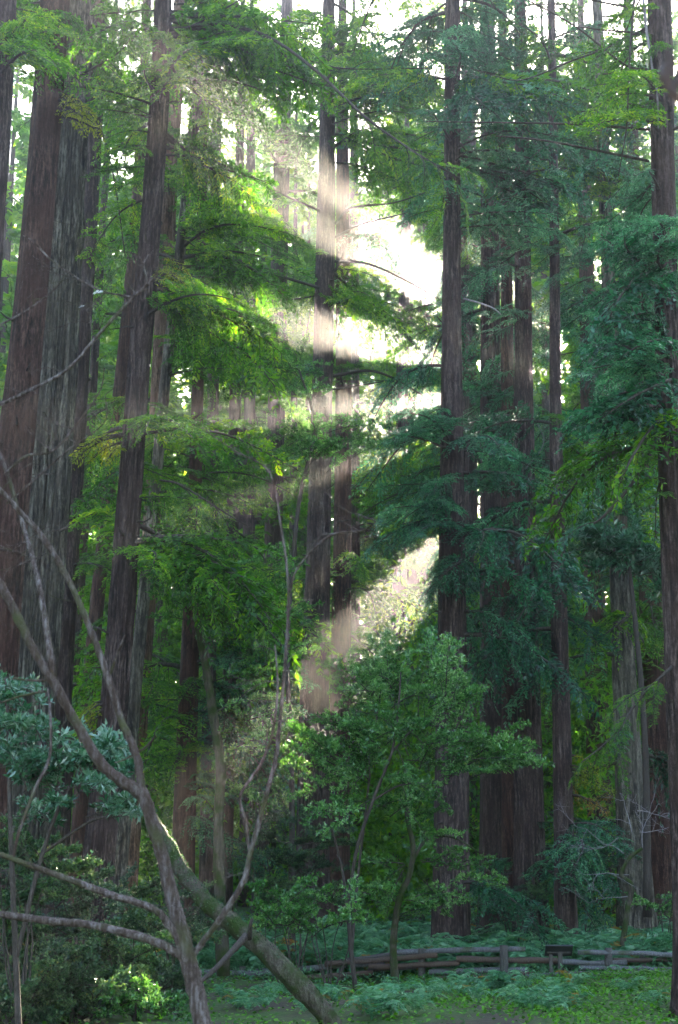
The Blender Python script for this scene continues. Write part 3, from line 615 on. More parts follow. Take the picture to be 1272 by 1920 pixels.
# ------------------------------------------------------------------ distant wood: one mass of crowns and trunks far behind
def distant_wood():
    g = np.random.default_rng(5); B, D, Nn, LL, WW, VV = [], [], [], [], [], []
    tr = MB(); trees = []
    for row, (Y0, n) in enumerate([(97, 22), (108, 24), (122, 24), (138, 26), (154, 28), (170, 30), (188, 32)]):  # last rows added to block sun leaking past the nearer crowns
        for i in range(n):
            trees.append((-62 + 0.1 * (Y0 - 97) + 150 * (i + g.uniform(0.1, 0.9)) / n, Y0 + g.uniform(-5, 5), g.uniform(60, 74)))
    for x, y, H in trees:
        z0 = float(terrain(x, y)); s = np.linspace(0, 1, 7)
        px, py = to_px(np.stack([np.full(7, x), np.full(7, y), z0 + s * H], 1))
        if in_sky(np.stack([np.full(9, x), np.full(9, y), z0 + np.linspace(.1, .6, 9) * H], 1), 1.1).any(): s = s[:0]
        if in_shaft(np.stack([np.full(60, x), np.full(60, y), z0 + np.linspace(.05, 1, 60) * H], 1), 0.45, 6).any(): s = s[:0]
        if len(s): tube(tr, np.stack([x + 0 * s, y + 0 * s, z0 + s * H], 1), (0.55 * (1 - 0.9 * s)) * g.uniform(0.6, 1.2), 7)
        nb = 100; big = 1.0 if y < 115 else (1.3 if y < 130 else (1.8 if y < 160 else 2.3))
        for b in range(nb):
            z = z0 + H * (0.02 + 0.98 * g.random()); rmax = 1.2 + 4.2 * (1 - (z - z0) / H) ** 0.6
            a = g.uniform(0, 6.28); l = rmax * g.uniform(0.6, 1.25); m = int((30 + 10 * l) / big)
            u = g.uniform(0.12, 1, m); w = 0.9 * (1.1 - u) + 0.15
            q = np.stack([x + np.cos(a) * l * u + g.normal(0, 0.33, m) * w, y + np.sin(a) * l * u + g.normal(0, 0.33, m) * w, z - 0.22 * l * u ** 2 + g.normal(0, 0.16, m) - 0.2 * w], 1)
            B.append(q); D.append(np.stack([np.cos(a) + g.normal(0, .7, m), np.sin(a) + g.normal(0, .7, m), g.normal(-0.35, .3, m)], 1))
            Nn.append(np.array([0, 0, 1.]) + g.normal(0, 0.6, (m, 3))); LL.append(big * g.uniform(0.45, 1.0, m)); WW.append(big * g.uniform(0.20, 0.42, m)); VV.append(np.clip(g.random() * 0.7 + g.normal(.1, .12, m), 0, 1))
    for i in range(850):                                   # brush and young growth between the far trunks
        x, y = g.uniform(-46, 58), g.uniform(66, 112); h = 2 + 15 * g.random() ** 1.5; r = g.uniform(1.2, 2.6); m = int(70 + 26 * h)
        v = g.normal(0, 0.45, (m, 3)); q = np.stack([x + v[:, 0] * r, y + v[:, 1] * r, terrain(x, y) + g.random(m) * h], 1)
        B.append(q); D.append(g.normal(0, 1, (m, 3)) + np.array([0, 0, -.2])); Nn.append(np.array([0, 0, 1.]) + g.normal(0, .6, (m, 3))); LL.append(g.uniform(.25, .6, m)); WW.append(g.uniform(.10, .22, m)); VV.append(np.clip(g.random() * .7 + g.normal(.1, .12, m), 0, 1))
    B = np.concatenate(B); D = np.concatenate(D); Nn = np.concatenate(Nn); LL = np.concatenate(LL); WW = np.concatenate(WW); VV = np.concatenate(VV)
    keep = ~in_shaft(B, 0.1 + 0.3 * LL, 6) & ~in_shaft(B, 0.22) & ~(in_sky(B, 1.0) & (g.random(len(B)) < 0.9))
    V, Q = leaf_quads(B[keep], D[keep], Nn[keep], LL[keep], WW[keep])
    o = link('distant_forest', make_mesh('distant_forest', V, Q, M['needle'], VV[keep]))
    tag(o, 'hazy mass of backlit tree crowns far behind the trunks', 'forest', kind='stuff')
    o2 = link('distant_trunks', tr.mesh('distant_trunks', M['bark'], True)); tag(o2, 'far-off redwood trunks merging in the haze behind', 'forest', kind='stuff')
    return len(V) // 4
n_far = distant_wood()
def unseen_wood():
    """the same forest goes on beside and behind the viewpoint"""
    g = np.random.default_rng(9); B, D, Nn, LL, WW, VV = [], [], [], [], [], []; tr = MB()
    for i in range(110):  # out-of-view ring, its height and count set to dim the sky light
        a = R(g.uniform(32, 328)); rr = g.uniform(40, 80); x, y = rr * math.sin(a), 12 + rr * math.cos(a); H = g.uniform(44, 64); z0 = float(terrain(x, y))
        if y > 20 and abs(x) < 0.30 * y + 9: continue
        if abs(math.degrees(a) - 180) < 16: continue              # path side left open behind the viewpoint to let sky light in
        s = np.linspace(0, 1, 7); tube(tr, np.stack([x + 0 * s, y + 0 * s, z0 + s * H], 1), 0.7 * (1 - 0.9 * s), 7)
        for b in range(64):
            z = z0 + H * (0.06 + 0.94 * g.random()); l = (1.6 + 4.6 * (1 - (z - z0) / H) ** 0.6) * g.uniform(.6, 1.2); q = g.uniform(0, 6.28); m = 24; u = g.uniform(.1, 1, m)
            B.append(np.stack([x + np.cos(q) * l * u + g.normal(0, .5, m), y + np.sin(q) * l * u + g.normal(0, .5, m), z - .2 * l * u ** 2 + g.normal(0, .3, m)], 1)); D.append(g.normal(0, 1, (m, 3)) + np.array([np.cos(q), np.sin(q), -.4]))
            Nn.append(np.array([0, 0, 1.]) + g.normal(0, .6, (m, 3))); LL.append(g.uniform(.7, 1.4, m)); WW.append(g.uniform(.3, .6, m)); VV.append(np.clip(g.random() * .7 + g.normal(.1, .12, m), 0, 1))
    V, Q = leaf_quads(*[np.concatenate(k) for k in (B, D, Nn, LL, WW)])
    tag(link('surrounding_forest', make_mesh('surrounding_forest', V, Q, M['needle'], np.concatenate(VV))), 'redwood crowns of the forest around the clearing', 'forest', kind='stuff')
    tag(link('surrounding_trunks', tr.mesh('surrounding_trunks', M['bark'], True)), 'redwood trunks of the forest around the clearing', 'forest', kind='stuff')
unseen_wood()

# ------------------------------------------------------------------ understory trees and shrubs
def pline(mb, root, pts, Y, ns=7, wmul=1.0, k=4, rough=0.0):
    """pts: (px, py, width px, dY)"""
    P = np.array([[*at(p[0], p[1], Y + (p[3] if len(p) > 3 else 0)), p[2] * 0.5 * (Y + (p[3] if len(p) > 3 else 0)) * 1.03 / F * wmul] for p in pts])
    S = spline(P, max(3, len(pts) * k)); b = None
    if rough: b = 1 + rng.normal(0, rough, (len(S), ns))
    tube(mb, S[:, :3] - np.array(root.location), np.maximum(S[:, 3], 0.0015), ns, b)
    return S
def ground_px(px, Y):
    x = at(px, 1700, Y).x; return Vector((x, Y, float(terrain(x, Y))))
def leafy(root, kind, Y, cx, cy, rx, ry, n, lmin, lmax, depth, origin, stems=None):
    for _ in range(n):
        a, q = rnd.uniform(0, 6.283), math.sqrt(rnd.random()); c = at(cx + rx * q * math.cos(a), cy + ry * q * math.sin(a), Y + rnd.uniform(-depth, depth))
        if in_shaft(np.array(c), 0.1)[0] and rnd.random() < 0.7: continue
        if stems is not None:
            S = stems[rnd.randrange(len(stems))]; dz = np.linalg.norm(S[:, :3] - np.array(c), axis=1) + 1.2 * np.maximum(0, S[:, 2] - c[2]); s = Vector(S[int(np.argmin(dz)), :3])
        else: s = Vector(origin)
        d = (c - s); l = rnd.uniform(lmin, lmax)
        if d.length < 0.05: d = Vector((rnd.uniform(-1, 1), rnd.uniform(-1, 1), .3))
        d = d.normalized() + Vector((rnd.uniform(-.3, .3), rnd.uniform(-.5, .3), rnd.uniform(-.1, .3)))
        place_bough(root, kind, c - d.normalized() * l * 0.5, d, l, rnd.uniform(-.6, .6))

# bay laurel in the middle
Yb = 36
bay = tag(empty('bay_laurel_tree', ground_px(668, Yb)), 'bushy green bay laurel with glossy leaves in front of the central trunks', 'tree')
mb = MB(); st = []
st.append(pline(mb, bay, [(668, 1868, 15), (655, 1720, 13), (668, 1600, 11, -.3), (700, 1500, 10, -.5), (735, 1410, 8, -.6), (747, 1330, 7, -.6), (752, 1260, 4, -.6)], Yb, 7, 0.62))
st.append(pline(mb, bay, [(660, 1780, 10), (672, 1640, 8, .4), (684, 1540, 7, .5), (700, 1400, 6, .5), (715, 1290, 4, .5)], Yb, 7, 0.62))
st.append(pline(mb, bay, [(655, 1740, 10), (640, 1620, 8, .4), (605, 1500, 6, .4), (585, 1420, 4, .4)], Yb, 7, 0.62))
st.append(pline(mb, bay, [(735, 1410, 7, -.6), (790, 1360, 6, -.4), (870, 1380, 5, 0), (960, 1440, 3, .2)], Yb, 7, 0.62))
st.append(pline(mb, bay, [(700, 1500, 7, -.5), (760, 1470, 6, .3), (850, 1470, 4, .5)], Yb, 7, 0.62))
link('trunk', mb.mesh('trunk', M['twig'], True), bay)
for a in [(760, 1255, 110, 50, 24), (720, 1320, 110, 70, 18), (820, 1340, 90, 60, 18), (880, 1410, 95, 45, 24), (940, 1440, 40, 30, 14), (640, 1400, 70, 60, 22), (720, 1430, 110, 70, 14), (820, 1480, 90, 60, 10), (620, 1480, 70, 60, 9), (720, 1540, 90, 50, 4)]:
    leafy(bay, 'bay', Yb, *a[:4], a[4], 0.7, 1.5, 0.9, None, st)
leafy(bay, 'bay', Yb, 650, 1290, 20, 60, 5, 0.6, 1.0, 0.6, None, st)

# smaller broadleaf trees
sm = tag(empty('bay_laurel_sapling', ground_px(742, 39)), 'crooked dark bay sapling rising from the ferns left of the fence post', 'tree')
mb = MB(); s1 = pline(mb, sm, [(742, 1850, 14), (738, 1770, 13), (748, 1690, 12), (768, 1640, 11), (775, 1590, 10), (764, 1530, 9), (768, 1495, 8), (780, 1480, 5)], 39, rough=.06)
s2 = pline(mb, sm, [(772, 1620, 7), (800, 1575, 5), (850, 1570, 4), (900, 1600, 3)], 39)
link('trunk', mb.mesh('trunk', M['bark_moss'], True), sm)
for a in [(830, 1600, 70, 40, 9), (880, 1650, 60, 40, 8), (800, 1690, 70, 30, 12), (700, 1660, 60, 60, 10)]: leafy(sm, 'bay_small', 39, *a, 0.6, 1.3, 0.9, None, [s1, s2])
ms = tag(empty('mossy_tree', ground_px(413, 40)), 'thin curving tree trunk coated in bright green moss left of centre', 'tree')
mb = MB(); s1 = pline(mb, ms, [(418, 1830, 24), (413, 1670, 20), (410, 1540, 19), (414, 1440, 18), (402, 1350, 17), (390, 1270, 15), (378, 1210, 13), (368, 1150, 10), (372, 1080, 8), (350, 1020, 6)], 40, 10, rough=.08)
link('trunk', mb.mesh('trunk', M['bark_moss'], True), ms)
for a in [(400, 1130, 120, 90, 20), (480, 1300, 70, 90, 16), (540, 1180, 60, 60, 8), (470, 1420, 80, 60, 12), (560, 930, 60, 50, 0)]: leafy(ms, 'bay_small', 40, *a, 0.7, 1.5, 1.0, None, [s1])
mid = tag(empty('bay_laurel_tree', ground_px(545, 44)), 'tall bay laurel with bright leaf tufts against the central trunk', 'tree')
mb = MB(); s1 = pline(mb, mid, [(545, 1830, 14), (548, 1500, 11), (540, 1200, 9), (560, 950, 8), (590, 800, 6), (560, 690, 4)], 44)
link('trunk', mb.mesh('trunk', M['twig'], True), mid)
for a in [(560, 700, 50, 50, 14), (600, 800, 60, 50, 14), (520, 830, 60, 60, 12), (650, 840, 40, 25, 8), (540, 1100, 40, 60, 8), (500, 1440, 60, 90, 12)]: leafy(mid, 'bay', 44, *a, 0.8, 1.5, 1.0, None, [s1])
ll = tag(empty('broadleaf_shrub', ground_px(60, 19)), 'large shrub with blue-grey glossy leaves at the left edge behind bare branches', 'shrub')
mb = MB(); s1 = pline(mb, ll, [(40, 2050, 14), (30, 1800, 11), (20, 1550, 9), (15, 1350, 6), (10, 1270, 3)], 19); s2 = pline(mb, ll, [(30, 1800, 9), (80, 1600, 8), (130, 1480, 6), (200, 1420, 4)], 19); s3 = pline(mb, ll, [(80, 1600, 6), (170, 1540, 5), (225, 1530, 3)], 19)
link('trunk', mb.mesh('trunk', M['twig'], True), ll)
for a in [(30, 1330, 45, 50, 13), (60, 1430, 80, 55, 24), (160, 1440, 70, 45, 16), (200, 1420, 30, 25, 6), (215, 1530, 30, 25, 5), (100, 1520, 50, 30, 4)]: leafy(ll, 'bay_blue', 19, *a, 0.35, 0.75, 0.5, None, [s1, s2, s3])
rr = tag(empty('broadleaf_shrub', ground_px(1180, 55)), 'pale blue-green broadleaf tree crown in front of the pale-barked trunk', 'tree')
mb = MB(); s1 = pline(mb, rr, [(1215, 1720, 16), (1210, 1400, 12), (1190, 1150, 9), (1170, 1000, 5)], 50); link('trunk', mb.mesh('trunk', M['twig'], True), rr)
for a in [(1170, 1010, 60, 60, 26), (1215, 1060, 40, 60, 12)]: leafy(rr, 'bay_blue', 50, *a, 1.0, 1.8, 1.0, None, [s1])

SHR = [(40, 1880, 90, 36, 24.5, 22, 'brush', 'dim ground-hugging bush at the very bottom of the left corner'), (150, 1885, 80, 36, 25, 20, 'brush', 'matted low bush at the bottom edge between corner bush and bare tree'),
       (262, 1890, 60, 30, 25.5, 14, 'bay_small', 'small leafy plant at the bottom edge touching the bare tree base'), (60, 1800, 100, 50, 26, 30, 'brush', 'low tangled grey-green bush filling the bottom left corner'), (190, 1830, 70, 60, 27, 24, 'brush', 'low bush with sunlit flecks beside the bottom left corner bush'),
       (300, 1850, 60, 40, 29, 14, 'brush', 'small bush left of the base of the bare forked tree'), (50, 1640, 70, 60, 24, 20, 'brush', 'dark bush under the blue-grey shrub at the left edge'),
       (560, 1620, 100, 90, 42, 34, 'brush', 'dark bluish undergrowth bush behind the right branch of the bare tree'), (620, 1710, 60, 50, 34, 8, 'bay_small', 'light leafy shrub right of the leaning mossy trunk'),
       (540, 1720, 60, 50, 33, 16, 'bay_small', 'leafy shrub with bright tips just above the leaning mossy trunk'), (330, 1720, 90, 60, 36, 24, 'brush', 'dim bush behind the fork of the bare tree'),
       (960, 1690, 60, 30, 50, 14, 'brush', 'blue-green bush at the feet of the dense redwood cluster'), (1240, 1700, 40, 25, 46, 12, 'bay_small', 'small leafy bush at the right edge above the fence'),
       (1090, 1650, 80, 40, 57, 16, 'brush', 'dark bush in shade between the slim silhouette and pale-barked redwoods'),
       (250, 1700, 60, 50, 31, 14, 'brush', 'bush behind the two low left branches of the bare tree'), (130, 1700, 70, 60, 29, 16, 'brush', 'shadowy bush between the low left branches of the bare tree')]
for cx, cy_, rx, ry, Y, n, kind, lab in SHR:
    g0 = ground_px(cx, Y); b = tag(empty('shrub', g0), lab, 'shrub'); mb = MB(); ss = []
    for k in range(5):
        e = at(cx + rx * rnd.uniform(-.8, .8), cy_ - ry * rnd.uniform(-.2, .9), Y + rnd.uniform(-.5, .5)); m_ = (g0 + e) / 2 + Vector((rnd.uniform(-.2, .2), rnd.uniform(-.2, .2), 0.1))
        S = spline(np.array([g0 - Vector((0, 0, .1)), m_, e]), 7); ss.append(S); tube(mb, S - np.array(g0), np.linspace(.022, .006, 7), 5)
    link('stems', mb.mesh('stems', M['twig'], True), b)
    leafy(b, kind, Y, cx, cy_, rx, ry, n, 0.7, 1.4, 0.8, None, ss)

# bleached dead shrub at right
dd = tag(empty('dead_shrub', ground_px(1168, 45)), 'leafless shrub with bleached crooked twigs in front of the pale-barked redwood', 'shrub')
mb = MB(); pline(mb, dd, [(1160, 1830, 10), (1168, 1770, 10), (1178, 1700, 10), (1185, 1660, 9), (1165, 1640, 8), (1180, 1610, 7), (1205, 1590, 6)], 45, rough=.06); link('trunk', mb.mesh('trunk', M['bark_moss'], True), dd)
def twiggy(mb, p, d, l, r, lev):
    n = 5; pts = [np.array(p)]
    for i in range(n):
        d = d + np.array([rnd.gauss(0, .25), rnd.gauss(0, .25), rnd.gauss(0, .25)]); d = d / np.linalg.norm(d); pts.append(pts[-1] + d * l / n)
        if lev > 0 and rnd.random() < 0.75: twiggy(mb, pts[-1], d + np.array([rnd.gauss(0, .8), rnd.gauss(0, .6), rnd.gauss(0, .7)]), l * .55, r * .6, lev - 1)
    tube(mb, np.array(pts), np.linspace(r, r * .4, n + 1), 4, cap=False)
for px, py, dx, dz, l in [(1180, 1640, -1, -.3, 1.5), (1205, 1590, .3, 1, 1.3), (1170, 1600, -1, .4, 1.6), (1200, 1560, 1, .2, 1.0), (1160, 1570, -.8, -.6, 1.3), (1195, 1520, .6, .3, .9), (1180, 1680, -1, -.2, 1.2), (1185, 1560, -.3, 1, 1.2)]:
    mb = MB(); twiggy(mb, np.array(at(px, py, 45)) - np.array(dd.location), np.array([dx, rnd.uniform(-.3, .3), dz]), l, .014, 2); link('dead_branch', mb.mesh('dead_branch', M['twig_pale'], True), dd)

# leaning mossy trunk
lg = tag(empty('leaning_trunk', ground_px(625, 25)), 'thick broken tree trunk leaning left, mossy, in front of the fence', 'fallen trunk')
mb = MB(); pline(mb, lg, [(640, 1960, 56), (612, 1905, 54), (560, 1845, 58), (500, 1785, 56, .3), (440, 1735, 50, .6), (385, 1690, 46, 1.0), (340, 1630, 44, 1.4), (305, 1570, 42, 1.8), (285, 1535, 34, 2)], 25, 20, 0.62, rough=.09)
link('trunk', mb.mesh('trunk', M['bark_moss'], True), lg)
mb = MB(); pline(mb, lg, [(462, 1755, 14), (430, 1790, 11, -.4), (395, 1825, 9, -.7), (350, 1860, 6, -1)], 25); link('broken_branch', mb.mesh('broken_branch', M['twig'], True), lg)
mb = MB(); pline(mb, lg, [(468, 1760, 10), (470, 1735, 7, -.2), (473, 1722, 4, -.2)], 25); link('branch_stub', mb.mesh('branch_stub', M['twig'], True), lg)
mossV = rng.normal(0, 1, (2600, 3))
# moss and creeping leaves along its upper side
def moss_tufts():
    P = np.array([[*at(a, b, 25 + c)] for a, b, c in [(612, 1905, 0), (560, 1845, 0), (500, 1785, .3), (440, 1735, .6), (385, 1690, 1), (340, 1630, 1.4), (305, 1570, 1.8)]]); S = spline(P, 200)
    n = 1500; i = rng.integers(0, 200, n); off = rng.normal(0, 1, (n, 3)); off[:, 2] = np.abs(off[:, 2]) * 1.2 - .1; off /= np.linalg.norm(off, axis=1)[:, None]
    b = S[i] + off * 0.148; V, Q = leaf_quads(b - np.array(lg.location), off + rng.normal(0, .6, (n, 3)), rng.normal(0, 1, (n, 3)), rng.uniform(.02, .055, n), rng.uniform(.012, .03, n))
    link('moss', make_mesh('moss', V, Q, M['brush'], rng.random(n) * .8), lg)['kind'] = 'stuff'
moss_tufts()

# ------------------------------------------------------------------ split-rail fence and sign
fence = tag(empty('split_rail_fence', ground_px(960, 42)), 'low weathered split-rail fence with crooked rails along the fern bed', 'fence')
def post(px, ytop, Y, w=12):
    p = at(px, ytop, Y); g0 = ground_px(px, Y); h = p.z - g0.z + 0.3; r = w * .5 * Y / F; mb = MB()
    n = 6; P = np.array([[p.x + rnd.uniform(-.006, .006), Y, p.z - h + h * i / (n - 1)] for i in range(n)]); tube(mb, P - np.array(fence.location), r * np.array([1.06, 1.04, 1, 1, .98, .9]), 8, 1 + rng.normal(0, .05, (n, 8)))
    link('post', mb.mesh('post', M['post']), fence)
def rail(x0, y0, x1, y1, Y0, Y1, w=11, mat='rail'):
    a, b = np.array(at(x0, y0, Y0)), np.array(at(x1, y1, Y1)); n = 10; t = np.linspace(0, 1, n)[:, None]; P = a * (1 - t) + b * t; P[:, 2] -= 0.02 * np.sin(t[:, 0] * 3.1) * rnd.uniform(-1, 1.5); P += rng.normal(0, .006, P.shape)
    mb = MB(); r = w * .43 * Y0 / F; tube(mb, P - np.array(fence.location), r * (1 + rng.normal(0, .07, n)), 7, np.array([1, 1.15, .85, 1.1, .9, 1.12, .88])[None, :] + rng.normal(0, .05, (n, 7)))
    link('rail', mb.mesh('rail', M[mat]), fence)
for px, yt, Y in [(790, 1778, 42.3), (945, 1772, 41.6), (1141, 1777, 42.2), (1205, 1788, 43.6), (640, 1800, 43), (455, 1812, 43.5), (1300, 1780, 42)]: post(px, yt, Y, 15 if px in (945, 1141) else 13)
rail(738, 1786, 985, 1779, 42.6, 41.9, 11); rail(735, 1790, 640, 1802, 42.6, 43, 9, 'post'); rail(610, 1808, 820, 1791, 42.9, 42.1, 11, 'rail_red'); rail(692, 1813, 862, 1806, 42.5, 42.0, 11, 'rail_red')
rail(690, 1819, 810, 1810, 42.8, 42.2, 9, 'post'); rail(856, 1798, 1045, 1801, 42.0, 41.9, 12, 'rail_red'); rail(990, 1801, 1175, 1805, 41.9, 42.4, 10); rail(805, 1823, 990, 1819, 42.2, 41.9, 12); rail(820, 1834, 1000, 1826, 42, 41.8, 8, 'rail_red')
rail(985, 1830, 1275, 1823, 41.8, 42, 10); rail(1085, 1786, 1290, 1792, 42.0, 42.6, 10); rail(1088, 1814, 1262, 1818, 42, 42.2, 9); rail(1150, 1800, 1262, 1800, 42.5, 43.4, 9, 'rail_red')
rail(230, 1822, 520, 1826, 43.5, 43.2, 11); rail(480, 1822, 720, 1806, 43.3, 42.8, 11); rail(520, 1838, 700, 1824, 43, 42.6, 10, 'rail_red'); rail(265, 1846, 500, 1842, 43.4, 43.1, 9, 'rail_red')
sg = tag(empty('interpretive_sign', ground_px(1049, 41.2)), 'dark slanted information panel on a short post seen from behind, at the fence', 'sign')
def box_mesh(name, sx, sy, sz, mat, bev=0.008):
    import bmesh
    bm = bmesh.new(); bmesh.ops.create_cube(bm, size=1); bmesh.ops.scale(bm, vec=(sx, sy, sz), verts=bm.verts); bmesh.ops.bevel(bm, geom=bm.edges, offset=bev, segments=2, affect='EDGES')
    me = bpy.data.meshes.new(name); bm.to_mesh(me); bm.free(); me.materials.append(mat); return me
pc = at(1048, 1782, 41.2); pn = link('panel', box_mesh('panel', 0.70, 0.40, 0.05, M['sign']), sg, matrix=Matrix.LocRotScale(pc - sg.location, Matrix.Rotation(R(-40), 3, 'X').to_quaternion(), Vector((1, 1, 1))))
fr = link('panel_frame', box_mesh('panel_frame', 0.60, 0.05, 0.05, M['post']), sg, loc=pc - sg.location + Vector((0, 0.02, -0.05)))
for dx, w, top in ((0.03, .11, -0.03), (-0.2, .09, -0.10)):
    hgt = pc.z + top - sg.location.z + 0.2; link('post', box_mesh('post', w, .09, hgt, M['post']), sg, loc=(pc.x - sg.location.x + dx, 0.06 if dx < 0 else 0.0, hgt / 2 - 0.2))

# ------------------------------------------------------------------ ferns, clover
def frond(seed):
    g = np.random.default_rng(seed); L = 0.85; n = 26; s = np.linspace(0, 1, n)
    ax = np.stack([L * (0.85 * s), 0.03 * np.sin(s * 3), L * (1.25 * s - 1.05 * s ** 2.3)], 1); mb = MB(); tube(mb, ax[::5], 0.006, 3, cap=False)
    dirs = np.gradient(ax, axis=0); V, Q, vv = [], [], []; off = 0
    for sg_ in (-1, 1):
        i = np.arange(3, n); side = np.zeros((len(i), 3)); side[:, 1] = sg_
        d = dirs[i] / np.linalg.norm(dirs[i], axis=1)[:, None] * 0.35 + side + np.array([0, 0, -0.25]) + g.normal(0, .08, (len(i), 3)); l = 0.15 * np.sin(np.pi * np.clip(0.12 + s[i] * 0.9, 0, 1)) ** 0.8
        up = np.cross(dirs[i], np.array([0, 1., 0])) * -1; nv, nq = leaf_quads(ax[i], d, up + g.normal(0, .15, up.shape), l + .02, np.full(len(i), .034), 0.1)
        mb.add(nv, nq, np.clip(g.normal(.5, .2, len(i)), 0, 1))
    return mb.mesh('frond', M['fern'])
FR = [frond(600 + i) for i in range(5)]
FRB = []
for i in range(2):
    f_ = frond(640 + i); f_.materials[0] = M['needle_brown']; FRB.append(f_)
def fern(x, y, size, label, group):
    z = float(terrain(x, y)); root = tag(empty('fern', (x, y, z)), label, 'fern', group); n = rnd.randint(10, 15); a0 = rnd.uniform(0, 6)
    for i in range(n):
        k = size * rnd.uniform(0.75, 1.2); rot = Matrix.Rotation(a0 + i * 2.4 + rnd.uniform(-.3, .3), 3, 'Z') @ Matrix.Rotation(-rnd.uniform(-.1, .6), 3, 'Y') @ Matrix.Rotation(rnd.uniform(-.4, .4), 3, 'X')
        link('frond', (FRB[rnd.randrange(2)] if rnd.random() < 0.04 else FR[rnd.randrange(5)]), root, matrix=Matrix.LocRotScale(Vector((0, 0, .02)), rot.to_quaternion(), Vector((k, k, k))))
for _ in range(165):
    Y = 43.6 + 13 * rnd.random() ** 1.5; px = rnd.uniform(560, 1290) if rnd.random() < 0.85 else rnd.uniform(250, 560); x = at(px, 1700, Y).x
    fern(x, Y, rnd.uniform(1.2, 1.8), 'sword fern in the dense fern bed behind the split-rail fence', 'ferns behind the fence')
for _ in range(46):
    px = rnd.uniform(400, 1080); Y = rnd.uniform(25.5, 34); x = at(px, 1850, Y).x
    fern(x, Y, rnd.uniform(0.45, 0.8) * (0.65 if px < 730 and Y > 27 else 1), 'sword fern in the green growth in front of the fence', 'ferns in front of the fence')
for px, Y, s in [(1075, 34, .7), (1180, 31, .6), (980, 36, .75), (860, 36.5, .7), (1230, 28.5, .55)]:
    fern(at(px, 1850, Y).x, Y, s, 'sword fern in the green growth in front of the fence', 'ferns in front of the fence')

def carpet():
    n = 52000; Y = rng.uniform(23, 46, n); X = rng.uniform(-9, 12.5, n); X = np.where(rng.random(n) < .55, rng.uniform(1.5, 12.5, n), X)
    clump = np.sin(X * 1.7 + np.sin(Y * 1.1)) * np.sin(Y * 1.3 + X * .5); keep = (rng.random(n) < 0.55 + 0.45 * clump) ; X, Y = X[keep], Y[keep]; n = len(X)
    h = rng.uniform(0.03, 0.17, n) * (1 + 0.5 * np.sin(X * 1.1) * np.sin(Y * .8)); b = np.stack([X, Y, terrain(X, Y) + h], 1)
    d = rng.normal(0, 1, (n, 3)); d[:, 2] *= .35; V, Q = leaf_quads(b, d, np.array([0, 0, 1.]) + rng.normal(0, .4, (n, 3)), rng.uniform(.05, .10, n), rng.uniform(.04, .08, n), .1)
    tag(link('clover_carpet', make_mesh('clover_carpet', V, Q, M['clover'], rng.random(n))), 'bright green clover carpet covering the ground before the fence', 'ground cover', kind='stuff')
    n = 60000; Y = rng.uniform(40, 75, n); X = rng.uniform(-22, 26, n); b = np.stack([X, Y, terrain(X, Y) + rng.uniform(0, .5, n) ** 1.6], 1); d = rng.normal(0, 1, (n, 3)); d[:, 2] = np.abs(d[:, 2]) * .6
    V, Q = leaf_quads(b, d, np.array([0, 0, 1.]) + rng.normal(0, .5, (n, 3)), rng.uniform(.08, .2, n), rng.uniform(.03, .06, n), .1)
    tag(link('undergrowth', make_mesh('undergrowth', V, Q, M['fern'], rng.random(n) * .8)), 'low leafy undergrowth on the forest floor around the trunks', 'ground cover', kind='stuff')
carpet()

